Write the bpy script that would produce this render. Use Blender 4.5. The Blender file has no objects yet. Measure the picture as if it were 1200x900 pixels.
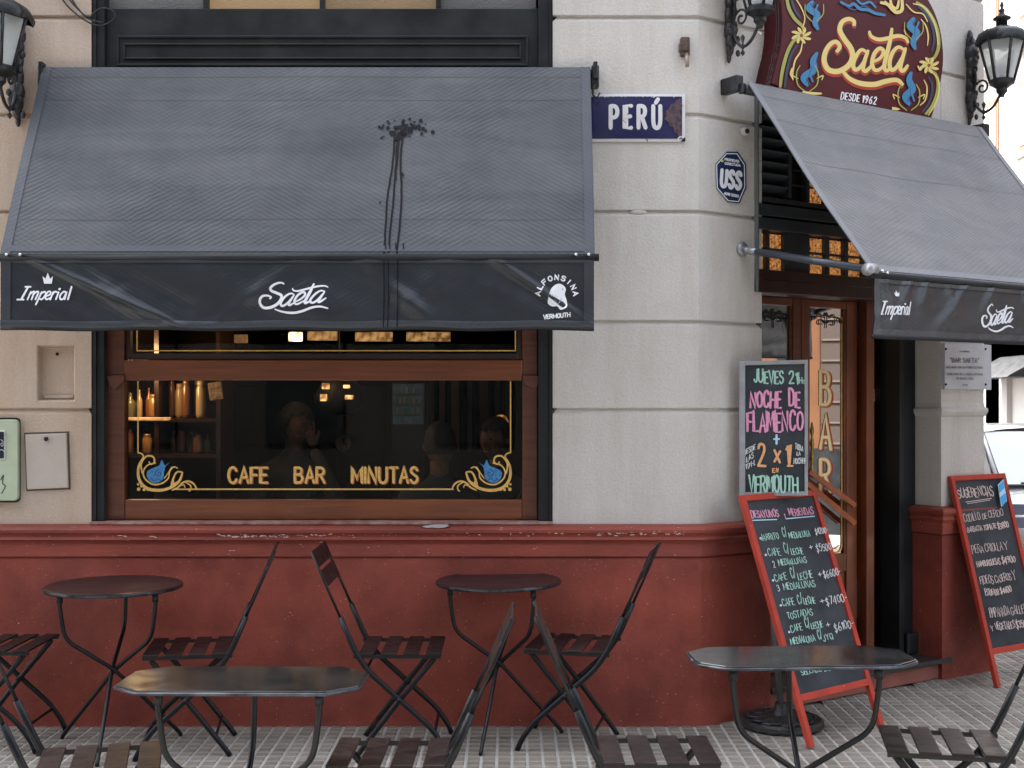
import bpy, bmesh, math, random
from mathutils import Vector, Matrix
from bpy_extras.object_utils import world_to_camera_view
random.seed(7)
sc = bpy.context.scene
COL = sc.collection
R = math.radians

# ------------------------------------------------------------------ camera, sky, sun, exposure
D, HC, HZ, F = 5.93, 1.55, 470.0, 1450.0      # camera distance, eye height, horizon row, focal length (in px of a 1200 px wide picture)
cam_d = bpy.data.cameras.new("camera"); cam = bpy.data.objects.new("camera", cam_d); COL.objects.link(cam)
cam.location = (0, -D, HC); cam.rotation_euler = (R(90), 0, 0)
cam_d.sensor_width = 36; cam_d.lens = F / 1200 * 36
cam_d.shift_y = (HZ - 450) / 1200
cam_d.clip_start = .1; cam_d.clip_end = 800
cam_d.dof.use_dof = True; cam_d.dof.focus_distance = 5.7; cam_d.dof.aperture_fstop = 9.0
sc.camera = cam

SUN_EL, SUN_AZ = 58, -132          # elevation; azimuth to the right of straight-behind the camera: the sun stands behind the cafe, to the left
w = bpy.data.worlds.new("World"); sc.world = w; w.use_nodes = True
nt = w.node_tree; bg = nt.nodes["Background"]
sky = nt.nodes.new("ShaderNodeTexSky"); sky.sky_type = 'NISHITA'; sky.sun_disc = False
sky.sun_elevation = R(SUN_EL); sky.sun_rotation = R(180 - SUN_AZ)
sky.air_density = 1.0; sky.dust_density = 4.0; sky.ozone_density = 1.0
hs = nt.nodes.new('ShaderNodeHueSaturation'); hs.inputs['Saturation'].default_value = .42
nt.links.new(sky.outputs[0], hs.inputs['Color']); nt.links.new(hs.outputs[0], bg.inputs[0]); bg.inputs[1].default_value = .15
sun_d = bpy.data.lights.new("sun", 'SUN'); sun = bpy.data.objects.new("sun", sun_d); COL.objects.link(sun)
sun_d.energy = 3.6; sun_d.angle = R(.6); sun_d.color = (1, .955, .89)
sdir = Vector((math.sin(R(SUN_AZ)) * math.cos(R(SUN_EL)), -math.cos(R(SUN_AZ)) * math.cos(R(SUN_EL)), math.sin(R(SUN_EL))))
sun.rotation_euler = sdir.to_track_quat('Z', 'Y').to_euler(); sun.location = sdir * 30
sc.view_settings.view_transform = 'Standard'; sc.view_settings.look = 'None'
sc.view_settings.exposure = 2.45; sc.view_settings.gamma = 1.0
sc.cycles.max_bounces = 8; sc.cycles.transparent_max_bounces = 12
sc.cycles.use_denoising = True

# ------------------------------------------------------------------ materials
def lin(c):
    return tuple(((v / 255) / 12.92 if v / 255 <= .04045 else ((v / 255 + .055) / 1.055) ** 2.4) for v in c)
MATS = {}
def mat(name, col, rough=.6, col2=None, nscale=6, bump=0, bscale=60, metal=0, emit=None, estr=0, spec=.5, var=.0,
        stretch=(1, 1, 1), coat=0, spots=None, detail=6, blo=.35, bhi=.65, rvar=0, bdist=.004):
    if name in MATS: return MATS[name]
    m = bpy.data.materials.new(name); m.use_nodes = True; MATS[name] = m
    n = m.node_tree.nodes; L = m.node_tree.links; b = n["Principled BSDF"]
    b.inputs["Base Color"].default_value = (*col, 1); b.inputs["Roughness"].default_value = rough
    b.inputs["Metallic"].default_value = metal; b.inputs["Specular IOR Level"].default_value = spec
    b.inputs["Coat Weight"].default_value = coat
    tc = n.new("ShaderNodeTexCoord"); mp = n.new("ShaderNodeMapping"); mp.inputs["Scale"].default_value = stretch
    L.new(tc.outputs["Object"], mp.inputs[0])
    src = None
    if col2:
        t = n.new("ShaderNodeTexNoise"); t.inputs["Scale"].default_value = nscale; t.inputs["Detail"].default_value = detail
        t.inputs["Roughness"].default_value = .62
        L.new(mp.outputs[0], t.inputs[0])
        rp = n.new("ShaderNodeValToRGB"); rp.color_ramp.elements[0].position = blo; rp.color_ramp.elements[1].position = bhi
        rp.color_ramp.elements[0].color = (*col, 1); rp.color_ramp.elements[1].color = (*col2, 1)
        L.new(t.outputs[0], rp.inputs[0]); src = rp.outputs[0]
    if spots:      # (colour, scale, threshold): small chips of another colour
        scol, ss, th = spots
        t = n.new("ShaderNodeTexNoise"); t.inputs["Scale"].default_value = ss; t.inputs["Detail"].default_value = 3
        L.new(mp.outputs[0], t.inputs[0])
        rr = n.new("ShaderNodeValToRGB"); rr.color_ramp.elements[0].position = th; rr.color_ramp.elements[1].position = th + .03
        L.new(t.outputs[0], rr.inputs[0])
        mx = n.new("ShaderNodeMixRGB"); L.new(rr.outputs[0], mx.inputs[0])
        if src: L.new(src, mx.inputs[1])
        else: mx.inputs[1].default_value = (*col, 1)
        mx.inputs[2].default_value = (*scol, 1); src = mx.outputs[0]
    if var:
        oi = n.new("ShaderNodeObjectInfo"); mr = n.new("ShaderNodeMapRange")
        mr.inputs[3].default_value = 1 - var; mr.inputs[4].default_value = 1 + var
        L.new(oi.outputs["Random"], mr.inputs[0])
        vm = n.new("ShaderNodeVectorMath"); vm.operation = 'SCALE'
        if src: L.new(src, vm.inputs[0])
        else: vm.inputs[0].default_value = col
        L.new(mr.outputs[0], vm.inputs[3]); src = vm.outputs[0]
    if src: L.new(src, b.inputs["Base Color"])
    if rvar:
        t = n.new("ShaderNodeTexNoise"); t.inputs["Scale"].default_value = nscale * 2; t.inputs["Detail"].default_value = 4
        L.new(mp.outputs[0], t.inputs[0]); mr = n.new("ShaderNodeMapRange")
        mr.inputs[1].default_value = .3; mr.inputs[2].default_value = .7
        mr.inputs[3].default_value = max(0, rough - rvar); mr.inputs[4].default_value = min(1, rough + rvar)
        L.new(t.outputs[0], mr.inputs[0]); L.new(mr.outputs[0], b.inputs["Roughness"])
    if bump:
        t = n.new("ShaderNodeTexNoise"); t.inputs["Scale"].default_value = bscale; t.inputs["Detail"].default_value = 5
        L.new(mp.outputs[0], t.inputs[0]); bp = n.new("ShaderNodeBump")
        bp.inputs["Strength"].default_value = bump; bp.inputs["Distance"].default_value = bdist
        L.new(t.outputs[0], bp.inputs["Height"]); L.new(bp.outputs[0], b.inputs["Normal"])
    if emit:
        b.inputs["Emission Color"].default_value = (*emit, 1); b.inputs["Emission Strength"].default_value = estr
    return m

def glass_mat(name, tint=(1, 1, 1), rough=.0, refl=1.0):
    m = bpy.data.materials.new(name); m.use_nodes = True; MATS[name] = m
    n = m.node_tree.nodes; L = m.node_tree.links
    for x in list(n):
        if x.type != 'OUTPUT_MATERIAL': n.remove(x)
    out = [x for x in n if x.type == 'OUTPUT_MATERIAL'][0]
    tr = n.new("ShaderNodeBsdfTransparent"); tr.inputs[0].default_value = (*tint, 1)
    gl = n.new("ShaderNodeBsdfGlossy"); gl.inputs["Roughness"].default_value = rough
    fr = n.new("ShaderNodeFresnel"); fr.inputs[0].default_value = 1.5
    mu = n.new("ShaderNodeMath"); mu.operation = 'MULTIPLY'; mu.inputs[1].default_value = refl
    mx = n.new("ShaderNodeMixShader"); L.new(fr.outputs[0], mu.inputs[0]); L.new(mu.outputs[0], mx.inputs[0])
    L.new(tr.outputs[0], mx.inputs[1]); L.new(gl.outputs[0], mx.inputs[2]); L.new(mx.outputs[0], out.inputs[0])
    return m

# stucco of the facade: one paint, weathered, warmer and dirtier towards the left corner of the house
def stucco():
    m = bpy.data.materials.new("stucco"); m.use_nodes = True; n = m.node_tree.nodes; L = m.node_tree.links
    b = n["Principled BSDF"]; b.inputs["Roughness"].default_value = .88; b.inputs["Specular IOR Level"].default_value = .25
    tc = n.new("ShaderNodeTexCoord")
    def noise(s, d=6, r=.6, st=None):
        t = n.new("ShaderNodeTexNoise"); t.inputs["Scale"].default_value = s; t.inputs["Detail"].default_value = d; t.inputs["Roughness"].default_value = r
        if st:
            mp = n.new("ShaderNodeMapping"); mp.inputs["Scale"].default_value = st; L.new(tc.outputs["Object"], mp.inputs[0]); L.new(mp.outputs[0], t.inputs[0])
        else: L.new(tc.outputs["Object"], t.inputs[0])
        return t.outputs[0]
    def ramp(f, a, b_, ca, cb):
        r = n.new("ShaderNodeValToRGB"); r.color_ramp.elements[0].position = a; r.color_ramp.elements[1].position = b_
        r.color_ramp.elements[0].color = (*ca, 1); r.color_ramp.elements[1].color = (*cb, 1); L.new(f, r.inputs[0]); return r.outputs[0]
    grey = ramp(noise(1.7), .3, .7, (.56, .53, .492), (.63, .60, .565))
    warm = ramp(noise(2.3), .3, .7, (.52, .395, .30), (.54, .45, .375))
    sx = n.new("ShaderNodeSeparateXYZ"); L.new(tc.outputs["Object"], sx.inputs[0])
    ad = n.new("ShaderNodeMath"); ad.operation = 'ADD'; L.new(sx.outputs[0], ad.inputs[0]); L.new(noise(1.2), ad.inputs[1])
    side = n.new("ShaderNodeMapRange"); side.inputs[1].default_value = .6; side.inputs[2].default_value = -1.2; L.new(ad.outputs[0], side.inputs[0])
    mx = n.new("ShaderNodeMixRGB"); L.new(side.outputs[0], mx.inputs[0]); L.new(grey, mx.inputs[1]); L.new(warm, mx.inputs[2])
    # rain streaks and grime, tall thin noise
    st = ramp(noise(2.2, 8, .7, (3.2, 3.2, .35)), .46, .78, (1, 1, 1), (.80, .76, .71))
    m2 = n.new("ShaderNodeMixRGB"); m2.blend_type = 'MULTIPLY'; m2.inputs[0].default_value = .72; L.new(mx.outputs[0], m2.inputs[1]); L.new(st, m2.inputs[2])
    gr = ramp(noise(90, 4, .7), .3, .62, (.86, .86, .86), (1.04, 1.04, 1.04))
    m3 = n.new("ShaderNodeMixRGB"); m3.blend_type = 'MULTIPLY'; m3.inputs[0].default_value = .7; L.new(m2.outputs[0], m3.inputs[1]); L.new(gr, m3.inputs[2])
    L.new(m3.outputs[0], b.inputs["Base Color"])
    h = n.new("ShaderNodeMath"); h.operation = 'ADD'; L.new(noise(75, 6, .65), h.inputs[0]); L.new(noise(9, 3), h.inputs[1])
    bp = n.new("ShaderNodeBump"); bp.inputs["Strength"].default_value = .75; bp.inputs["Distance"].default_value = .006
    L.new(h.outputs[0], bp.inputs["Height"]); L.new(bp.outputs[0], b.inputs["Normal"])
    MATS["stucco"] = m; return m
M_ST = stucco()

def canvas(name, c1, c2, rough, ripple=.5, dust=None):
    m = bpy.data.materials.new(name); m.use_nodes = True; n = m.node_tree.nodes; L = m.node_tree.links; MATS[name] = m
    b = n["Principled BSDF"]; b.inputs["Roughness"].default_value = rough
    tc = n.new("ShaderNodeTexCoord")
    t = n.new("ShaderNodeTexNoise"); t.inputs["Scale"].default_value = 2.4; t.inputs["Detail"].default_value = 8; t.inputs["Roughness"].default_value = .65
    L.new(tc.outputs["Object"], t.inputs[0])
    r = n.new("ShaderNodeValToRGB"); r.color_ramp.elements[0].position = .32; r.color_ramp.elements[1].position = .68
    r.color_ramp.elements[0].color = (*c1, 1); r.color_ramp.elements[1].color = (*c2, 1); L.new(t.outputs[0], r.inputs[0])
    # fine creases of the vinyl: two crossing sets of wavelets bent by noise, strongest near the seams
    def wave(rot, s, dist):
        mp = n.new("ShaderNodeMapping"); mp.inputs["Rotation"].default_value = rot; L.new(tc.outputs["Object"], mp.inputs[0])
        wv = n.new("ShaderNodeTexWave"); wv.inputs["Scale"].default_value = s; wv.inputs["Distortion"].default_value = dist
        wv.inputs["Detail"].default_value = 2; wv.inputs["Detail Scale"].default_value = 1.2; L.new(mp.outputs[0], wv.inputs[0]); return wv.outputs["Fac"]
    a = wave((0, R(60), 0), 17, 2.0); c = wave((0, R(-60), 0), 16, 2.4)
    fine = n.new("ShaderNodeTexNoise"); fine.inputs["Scale"].default_value = 260; L.new(tc.outputs["Object"], fine.inputs[0])
    msk = n.new("ShaderNodeTexNoise"); msk.inputs["Scale"].default_value = 1.6; L.new(tc.outputs["Object"], msk.inputs[0])
    mk = n.new("ShaderNodeMapRange"); mk.inputs[1].default_value = .4; mk.inputs[2].default_value = .6; L.new(msk.outputs[0], mk.inputs[0])
    mx = n.new("ShaderNodeMixRGB"); L.new(mk.outputs[0], mx.inputs[0]); L.new(a, mx.inputs[1]); L.new(c, mx.inputs[2])
    ad = n.new("ShaderNodeMixRGB"); ad.inputs[0].default_value = .25; L.new(mx.outputs[0], ad.inputs[1]); L.new(fine.outputs[0], ad.inputs[2])
    bp = n.new("ShaderNodeBump"); bp.inputs["Strength"].default_value = ripple; bp.inputs["Distance"].default_value = .003
    L.new(ad.outputs[0], bp.inputs["Height"]); L.new(bp.outputs[0], b.inputs["Normal"])
    # base colour darker in the hollows of the creases
    d2 = n.new("ShaderNodeMixRGB"); d2.blend_type = 'MULTIPLY'; d2.inputs[0].default_value = .3 * ripple; L.new(r.outputs[0], d2.inputs[1]); L.new(ad.outputs[0], d2.inputs[2])
    # tide marks and rain-washed bands of dirt
    mp = n.new("ShaderNodeMapping"); mp.inputs["Scale"].default_value = (.7, 2.2, 5.0); L.new(tc.outputs["Object"], mp.inputs[0])
    t3 = n.new("ShaderNodeTexNoise"); t3.inputs["Scale"].default_value = 1.6; t3.inputs["Detail"].default_value = 10; t3.inputs["Roughness"].default_value = .6; t3.inputs["Distortion"].default_value = .6; L.new(mp.outputs[0], t3.inputs[0])
    r3 = n.new("ShaderNodeValToRGB"); r3.color_ramp.elements[0].position = .36; r3.color_ramp.elements[1].position = .60; r3.color_ramp.elements[0].color = (.66, .68, .72, 1); r3.color_ramp.elements[1].color = (1.1, 1.09, 1.07, 1); L.new(t3.outputs[0], r3.inputs[0])
    d3 = n.new("ShaderNodeMixRGB"); d3.blend_type = 'MULTIPLY'; d3.inputs[0].default_value = min(1, ripple * 1.2); L.new(d2.outputs[0], d3.inputs[1]); L.new(r3.outputs[0], d3.inputs[2])
    L.new(d3.outputs[0], b.inputs["Base Color"])
    return m
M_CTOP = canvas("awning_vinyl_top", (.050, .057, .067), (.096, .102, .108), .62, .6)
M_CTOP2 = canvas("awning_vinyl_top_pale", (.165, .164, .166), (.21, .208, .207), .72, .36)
M_VAL = canvas("awning_vinyl_valance", (.012, .016, .022), (.026, .031, .038), .34, .18)  # same cloth as the top; the darker base stands in for less skylight

M_RED = mat("red_plinth_paint", (.285, .052, .031), .7, (.17, .032, .021), 2.6, .7, 55, spots=((.45, .30, .25), 95, .695), rvar=.12, detail=10)
M_REDTRIM = mat("red_plinth_trim_paint", (.295, .058, .036), .66, (.19, .036, .025), 5, .7, 45, spots=((.5, .40, .35), 60, .70), detail=9, stretch=(.45, 1, 1.6))
M_BLK = mat("black_paint", (.007, .0085, .010), .5, (.02, .022, .024), 4, .25, 30, spots=((.10, .10, .10), 60, .76), rvar=.1, spec=.3)
M_IRON = mat("black_iron", (.012, .013, .015), .38, (.03, .032, .034), 25, .35, 60, metal=.3, rvar=.12)
M_CAST = mat("cast_iron", (.02, .021, .023), .42, (.05, .05, .05), 40, .8, 90, metal=.35)
M_WOOD = mat("varnished_wood", (.13, .034, .010), .33, (.07, .018, .007), 2, .25, 20, stretch=(2, 2, 30), coat=.2, detail=8)
M_WOODH = mat("varnished_wood_rail", (.20, .052, .013), .33, (.11, .028, .009), 2, .25, 20, stretch=(1, 22, 22), coat=.2, detail=8)
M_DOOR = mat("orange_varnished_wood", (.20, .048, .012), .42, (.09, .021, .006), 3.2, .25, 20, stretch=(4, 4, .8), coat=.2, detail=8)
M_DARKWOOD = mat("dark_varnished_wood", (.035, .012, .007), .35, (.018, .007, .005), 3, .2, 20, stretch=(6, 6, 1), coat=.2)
M_SLAT = mat("slat_brown_paint", (.009, .0058, .0058), .45, (.020, .012, .0115), 9, .2, 50, var=.35, rvar=.12, spec=.35)
M_TAB = mat("table_brown_enamel", (.018, .0115, .012), .33, (.030, .018, .018), 4, .06, 30, rvar=.06, detail=5)
M_TAB2 = mat("table_black_enamel", (.008, .009, .010), .16, (.026, .025, .026), 5, .05, 20, rvar=.06, detail=6)
M_LEG = mat("blueblack_tube", (.0035, .0045, .006), .34, (.008, .009, .011), 30, .2, 60, spec=.3, spots=((.06, .05, .045), 60, .74))
M_SLATE = mat("chalkboard", (.016, .021, .028), .75, (.038, .045, .054), 5, .1, 80, detail=10, stretch=(1, 1, 1))
M_FRED = mat("red_board_frame", (.44, .040, .018), .55, (.33, .028, .014), 8, .3, 40, spots=((.6, .45, .4), 45, .75))
M_FGREY = mat("weathered_grey_frame", (.33, .34, .35), .6, (.24, .25, .26), 10, .3, 50)
M_GOLD = mat("gold_leaf_paint", (.80, .52, .16), .5, (.62, .36, .09), 60, 0)
M_WHITE = mat("white_paint", (.80, .80, .80), .6)
M_PAINTB = mat("blue_paint", (.055, .30, .60), .5, (.03, .14, .36), 90)
M_GLASS = glass_mat("window_glass", (.90, .93, .92), 0, .5)
M_LGLASS = mat("lantern_glass", (.72, .74, .74), .35, (.6, .62, .62), 8)
M_AMBER = mat("amber_textured_glass", (.36, .15, .045), .25, (.03, .010, .003), 70, .8, 80, emit=(1, .46, .12), estr=.16)  # emission put into the panes for the lit room behind them
def amber():
    m = MATS["amber_textured_glass"]; n = m.node_tree.nodes; L = m.node_tree.links; b = n["Principled BSDF"]
    src = b.inputs["Base Color"].links[0].from_socket
    L.new(src, b.inputs["Emission Color"]); b.inputs["Emission Strength"].default_value = .30
amber()

# ------------------------------------------------------------------ mesh building
def catmull(pts, n=6):
    if len(pts) < 3: return list(pts)
    P = [tuple(2 * a - b for a, b in zip(pts[0], pts[1]))] + list(pts) + [tuple(2 * a - b for a, b in zip(pts[-1], pts[-2]))]
    out = []
    for i in range(1, len(P) - 2):
        for k in range(n):
            t = k / n
            out.append(tuple(.5 * (2 * b + (-a + c) * t + (2 * a - 5 * b + 4 * c - d) * t * t + (-a + 3 * b - 3 * c + d) * t ** 3)
                             for a, b, c, d in zip(P[i - 1], P[i], P[i + 1], P[i + 2])))
    out.append(tuple(pts[-1])); return out

def round_path(pts, r=.03, n=4):
    pts = [Vector(p) for p in pts]; out = [pts[0]]
    for i in range(1, len(pts) - 1):
        a, b, c = pts[i - 1], pts[i], pts[i + 1]
        ra = min(r, (a - b).length * .45); rc = min(r, (c - b).length * .45)
        p0 = b + (a - b).normalized() * ra; p1 = b + (c - b).normalized() * rc
        for k in range(n + 1):
            t = k / n; out.append(p0 * (1 - t) ** 2 + b * 2 * t * (1 - t) + p1 * t * t)
    out.append(pts[-1]); return out

class MB:
    def __init__(s, xf=None): s.v = []; s.f = []; s.xf = xf
    def add(s, vs, fs):
        o = len(s.v)
        s.v += [tuple(s.xf(*p)) if s.xf else tuple(p) for p in vs]
        s.f += [tuple(i + o for i in f) for f in fs]; return s
    def box(s, x0, x1, y0, y1, z0, z1):
        return s.add([(x0, y0, z0), (x1, y0, z0), (x1, y1, z0), (x0, y1, z0), (x0, y0, z1), (x1, y0, z1), (x1, y1, z1), (x0, y1, z1)],
                     [(0, 3, 2, 1), (4, 5, 6, 7), (0, 1, 5, 4), (1, 2, 6, 5), (2, 3, 7, 6), (3, 0, 4, 7)])
    def hexa(s, p):      # 8 points: bottom loop then top loop
        return s.add(p, [(0, 3, 2, 1), (4, 5, 6, 7), (0, 1, 5, 4), (1, 2, 6, 5), (2, 3, 7, 6), (3, 0, 4, 7)])
    def quad(s, *p): return s.add(p, [(0, 1, 2, 3)])
    def prism(s, poly, vec):   # polygon of 3-D points pushed along vec
        n = len(poly); vec = Vector(vec)
        a = [Vector(p) for p in poly]; b = [p + vec for p in a]
        return s.add(a + b, [tuple(range(n))[::-1], tuple(range(n, 2 * n))] + [(i, (i + 1) % n, n + (i + 1) % n, n + i) for i in range(n)])
    def tube(s, pts, r, n=8, flat=None, caps=True):   # flat = (vector, thickness factor) squashes the section
        pts = [Vector(p) for p in pts]; N = len(pts); rr = r if isinstance(r, (list, tuple)) else [r] * N
        T = []
        for i in range(N):
            t = (pts[min(i + 1, N - 1)] - pts[max(i - 1, 0)]); T.append(t.normalized() if t.length > 1e-9 else Vector((0, 0, 1)))
        u = T[0].orthogonal().normalized(); vs = []
        for i in range(N):
            u = (u - T[i] * u.dot(T[i])); u = u.normalized() if u.length > 1e-6 else T[i].orthogonal().normalized()
            w_ = T[i].cross(u)
            for k in range(n):
                a = 2 * math.pi * k / n; off = (u * math.cos(a) + w_ * math.sin(a)) * rr[i]
                if flat:
                    fv = Vector(flat[0]); off = off - fv * (off.dot(fv)) * (1 - flat[1])
                vs.append(pts[i] + off)
        fs = [(i * n + k, i * n + (k + 1) % n, (i + 1) * n + (k + 1) % n, (i + 1) * n + k) for i in range(N - 1) for k in range(n)]
        if caps: fs += [tuple(range(n))[::-1], tuple((N - 1) * n + k for k in range(n))]
        return s.add(vs, fs)
    def lathe(s, prof, c=(0, 0, 0), n=24, close=True):   # prof: (r, z)
        vs = []; N = len(prof)
        for r, z in prof:
            for k in range(n):
                a = 2 * math.pi * k / n; vs.append((c[0] + r * math.cos(a), c[1] + r * math.sin(a), c[2] + z))
        fs = [(i * n + k, i * n + (k + 1) % n, (i + 1) * n + (k + 1) % n, (i + 1) * n + k) for i in range(N - 1) for k in range(n)]
        if close: fs += [tuple(range(n))[::-1], tuple((N - 1) * n + k for k in range(n))]
        return s.add(vs, fs)
    def ball(s, c, r, n=10, m=7, sq=(1, 1, 1)):
        return s.add(*ball_vf(c, r, n, m, sq))
    def grid(s, fn, nu, nv, us=None):
        vs = [fn(i / nu, j / nv) for j in range(nv + 1) for i in range(nu + 1)]
        return s.add(vs, [(j * (nu + 1) + i, j * (nu + 1) + i + 1, (j + 1) * (nu + 1) + i + 1, (j + 1) * (nu + 1) + i) for j in range(nv) for i in range(nu)])
    def sweep(s, path, prof, caps=True):
        """path: plan polyline (x, y), outward is to the right-hand side of travel; prof: (out, z)"""
        P = [Vector((a, b)) for a, b in path]; N = len(P); nn = []
        for i in range(N):
            ds = []
            if i > 0: ds.append((P[i] - P[i - 1]).normalized())
            if i < N - 1: ds.append((P[i + 1] - P[i]).normalized())
            ns = [Vector((d.y, -d.x)) for d in ds]
            if len(ns) == 2:
                m_ = (ns[0] + ns[1]).normalized(); m_ = m_ / max(.3, m_.dot(ns[0]))
            else: m_ = ns[0]
            nn.append(m_)
        vs = [(P[i].x + nn[i].x * o, P[i].y + nn[i].y * o, z) for i in range(N) for o, z in prof]
        K = len(prof)
        fs = [(i * K + k, (i + 1) * K + k, (i + 1) * K + k + 1, i * K + k + 1) for i in range(N - 1) for k in range(K - 1)]
        return s.add(vs, fs)
    def build(s, name, m, parent=None, smooth=False, bevel=0, loc=None, label=None, subsurf=0, auto=None):
        me = bpy.data.meshes.new(name)
        base = Vector(parent_world(parent)) if parent else Vector(loc or (0, 0, 0))
        me.from_pydata([tuple(Vector(p) - base) for p in s.v], [], s.f); me.update()
        me.materials.append(m)
        if smooth:
            for p in me.polygons: p.use_smooth = True
        o = bpy.data.objects.new(name, me); COL.objects.link(o)
        if parent: o.parent = parent
        else: o.location = base
        if bevel:
            bv = o.modifiers.new("bevel", 'BEVEL'); bv.width = bevel; bv.segments = 2; bv.limit_method = 'ANGLE'; bv.angle_limit = R(40)
        if subsurf:
            su = o.modifiers.new("subd", 'SUBSURF'); su.levels = subsurf; su.render_levels = subsurf
        if label: o["label"] = label
        if auto:
            me.set_sharp_from_angle(angle=R(auto))
        return o

def ball_vf(c, r, n=10, m=7, sq=(1, 1, 1)):
    vs = [(c[0], c[1], c[2] - r * sq[2])]
    for j in range(1, m):
        t = -math.pi / 2 + math.pi * j / m
        for k in range(n):
            a = 2 * math.pi * k / n
            vs.append((c[0] + r * sq[0] * math.cos(t) * math.cos(a), c[1] + r * sq[1] * math.cos(t) * math.sin(a), c[2] + r * sq[2] * math.sin(t)))
    vs.append((c[0], c[1], c[2] + r * sq[2])); top = len(vs) - 1
    fs = [(0, 1 + (k + 1) % n, 1 + k) for k in range(n)]
    for j in range(m - 2):
        fs += [(1 + j * n + k, 1 + j * n + (k + 1) % n, 1 + (j + 1) * n + (k + 1) % n, 1 + (j + 1) * n + k) for k in range(n)]
    fs += [(1 + (m - 2) * n + k, 1 + (m - 2) * n + (k + 1) % n, top) for k in range(n)]
    return vs, fs

def parent_world(p):
    v = Vector((0, 0, 0))
    while p: v = v + Vector(p.location); p = p.parent
    return v
def tag(o, label=None, cat=None, group=None, kind=None):
    if label: o["label"] = label
    if cat: o["category"] = cat
    if group: o["group"] = group
    if kind: o["kind"] = kind
    return o
def thing(name, label, cat, loc=(0, 0, 0), group=None, kind=None):
    o = bpy.data.objects.new(name, None); COL.objects.link(o); o.location = loc; o.empty_display_size = .1
    return tag(o, label, cat, group, kind)
def copy_tree(o, parent=None):
    c = o.copy(); COL.objects.link(c); c.parent = parent
    for ch in list(o.children): copy_tree(ch, c)
    return c

# ------------------------------------------------------------------ measured rows and columns of the photograph -> points on real planes
def PY(px, py, Y=0.0):                 # point on the vertical plane y = Y
    s = F / (Y + D); return Vector(((px - 600) / s, Y, HC + (HZ - py) / s))
def ray(px, py): return Vector(((px - 600) / F, 1.0, (HZ - py) / F))
CAMP = Vector((0, -D, HC))
def on_plane(px, py, p0, nrm):
    r_ = ray(px, py); t = (Vector(p0) - CAMP).dot(nrm) / r_.dot(nrm); return CAMP + r_ * t
# chamfered corner of the house: t runs along it, out stands off it
CD, CO = Vector((.8339, .5519, 0)), Vector((.5519, -.8339, 0)); C0 = Vector((.9, 0, 0))
def C(t, out, z): return C0 + CD * t + CO * out + Vector((0, 0, z))
def CP(px, py, out): return on_plane(px, py, C0 + CO * out, CO)

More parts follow.
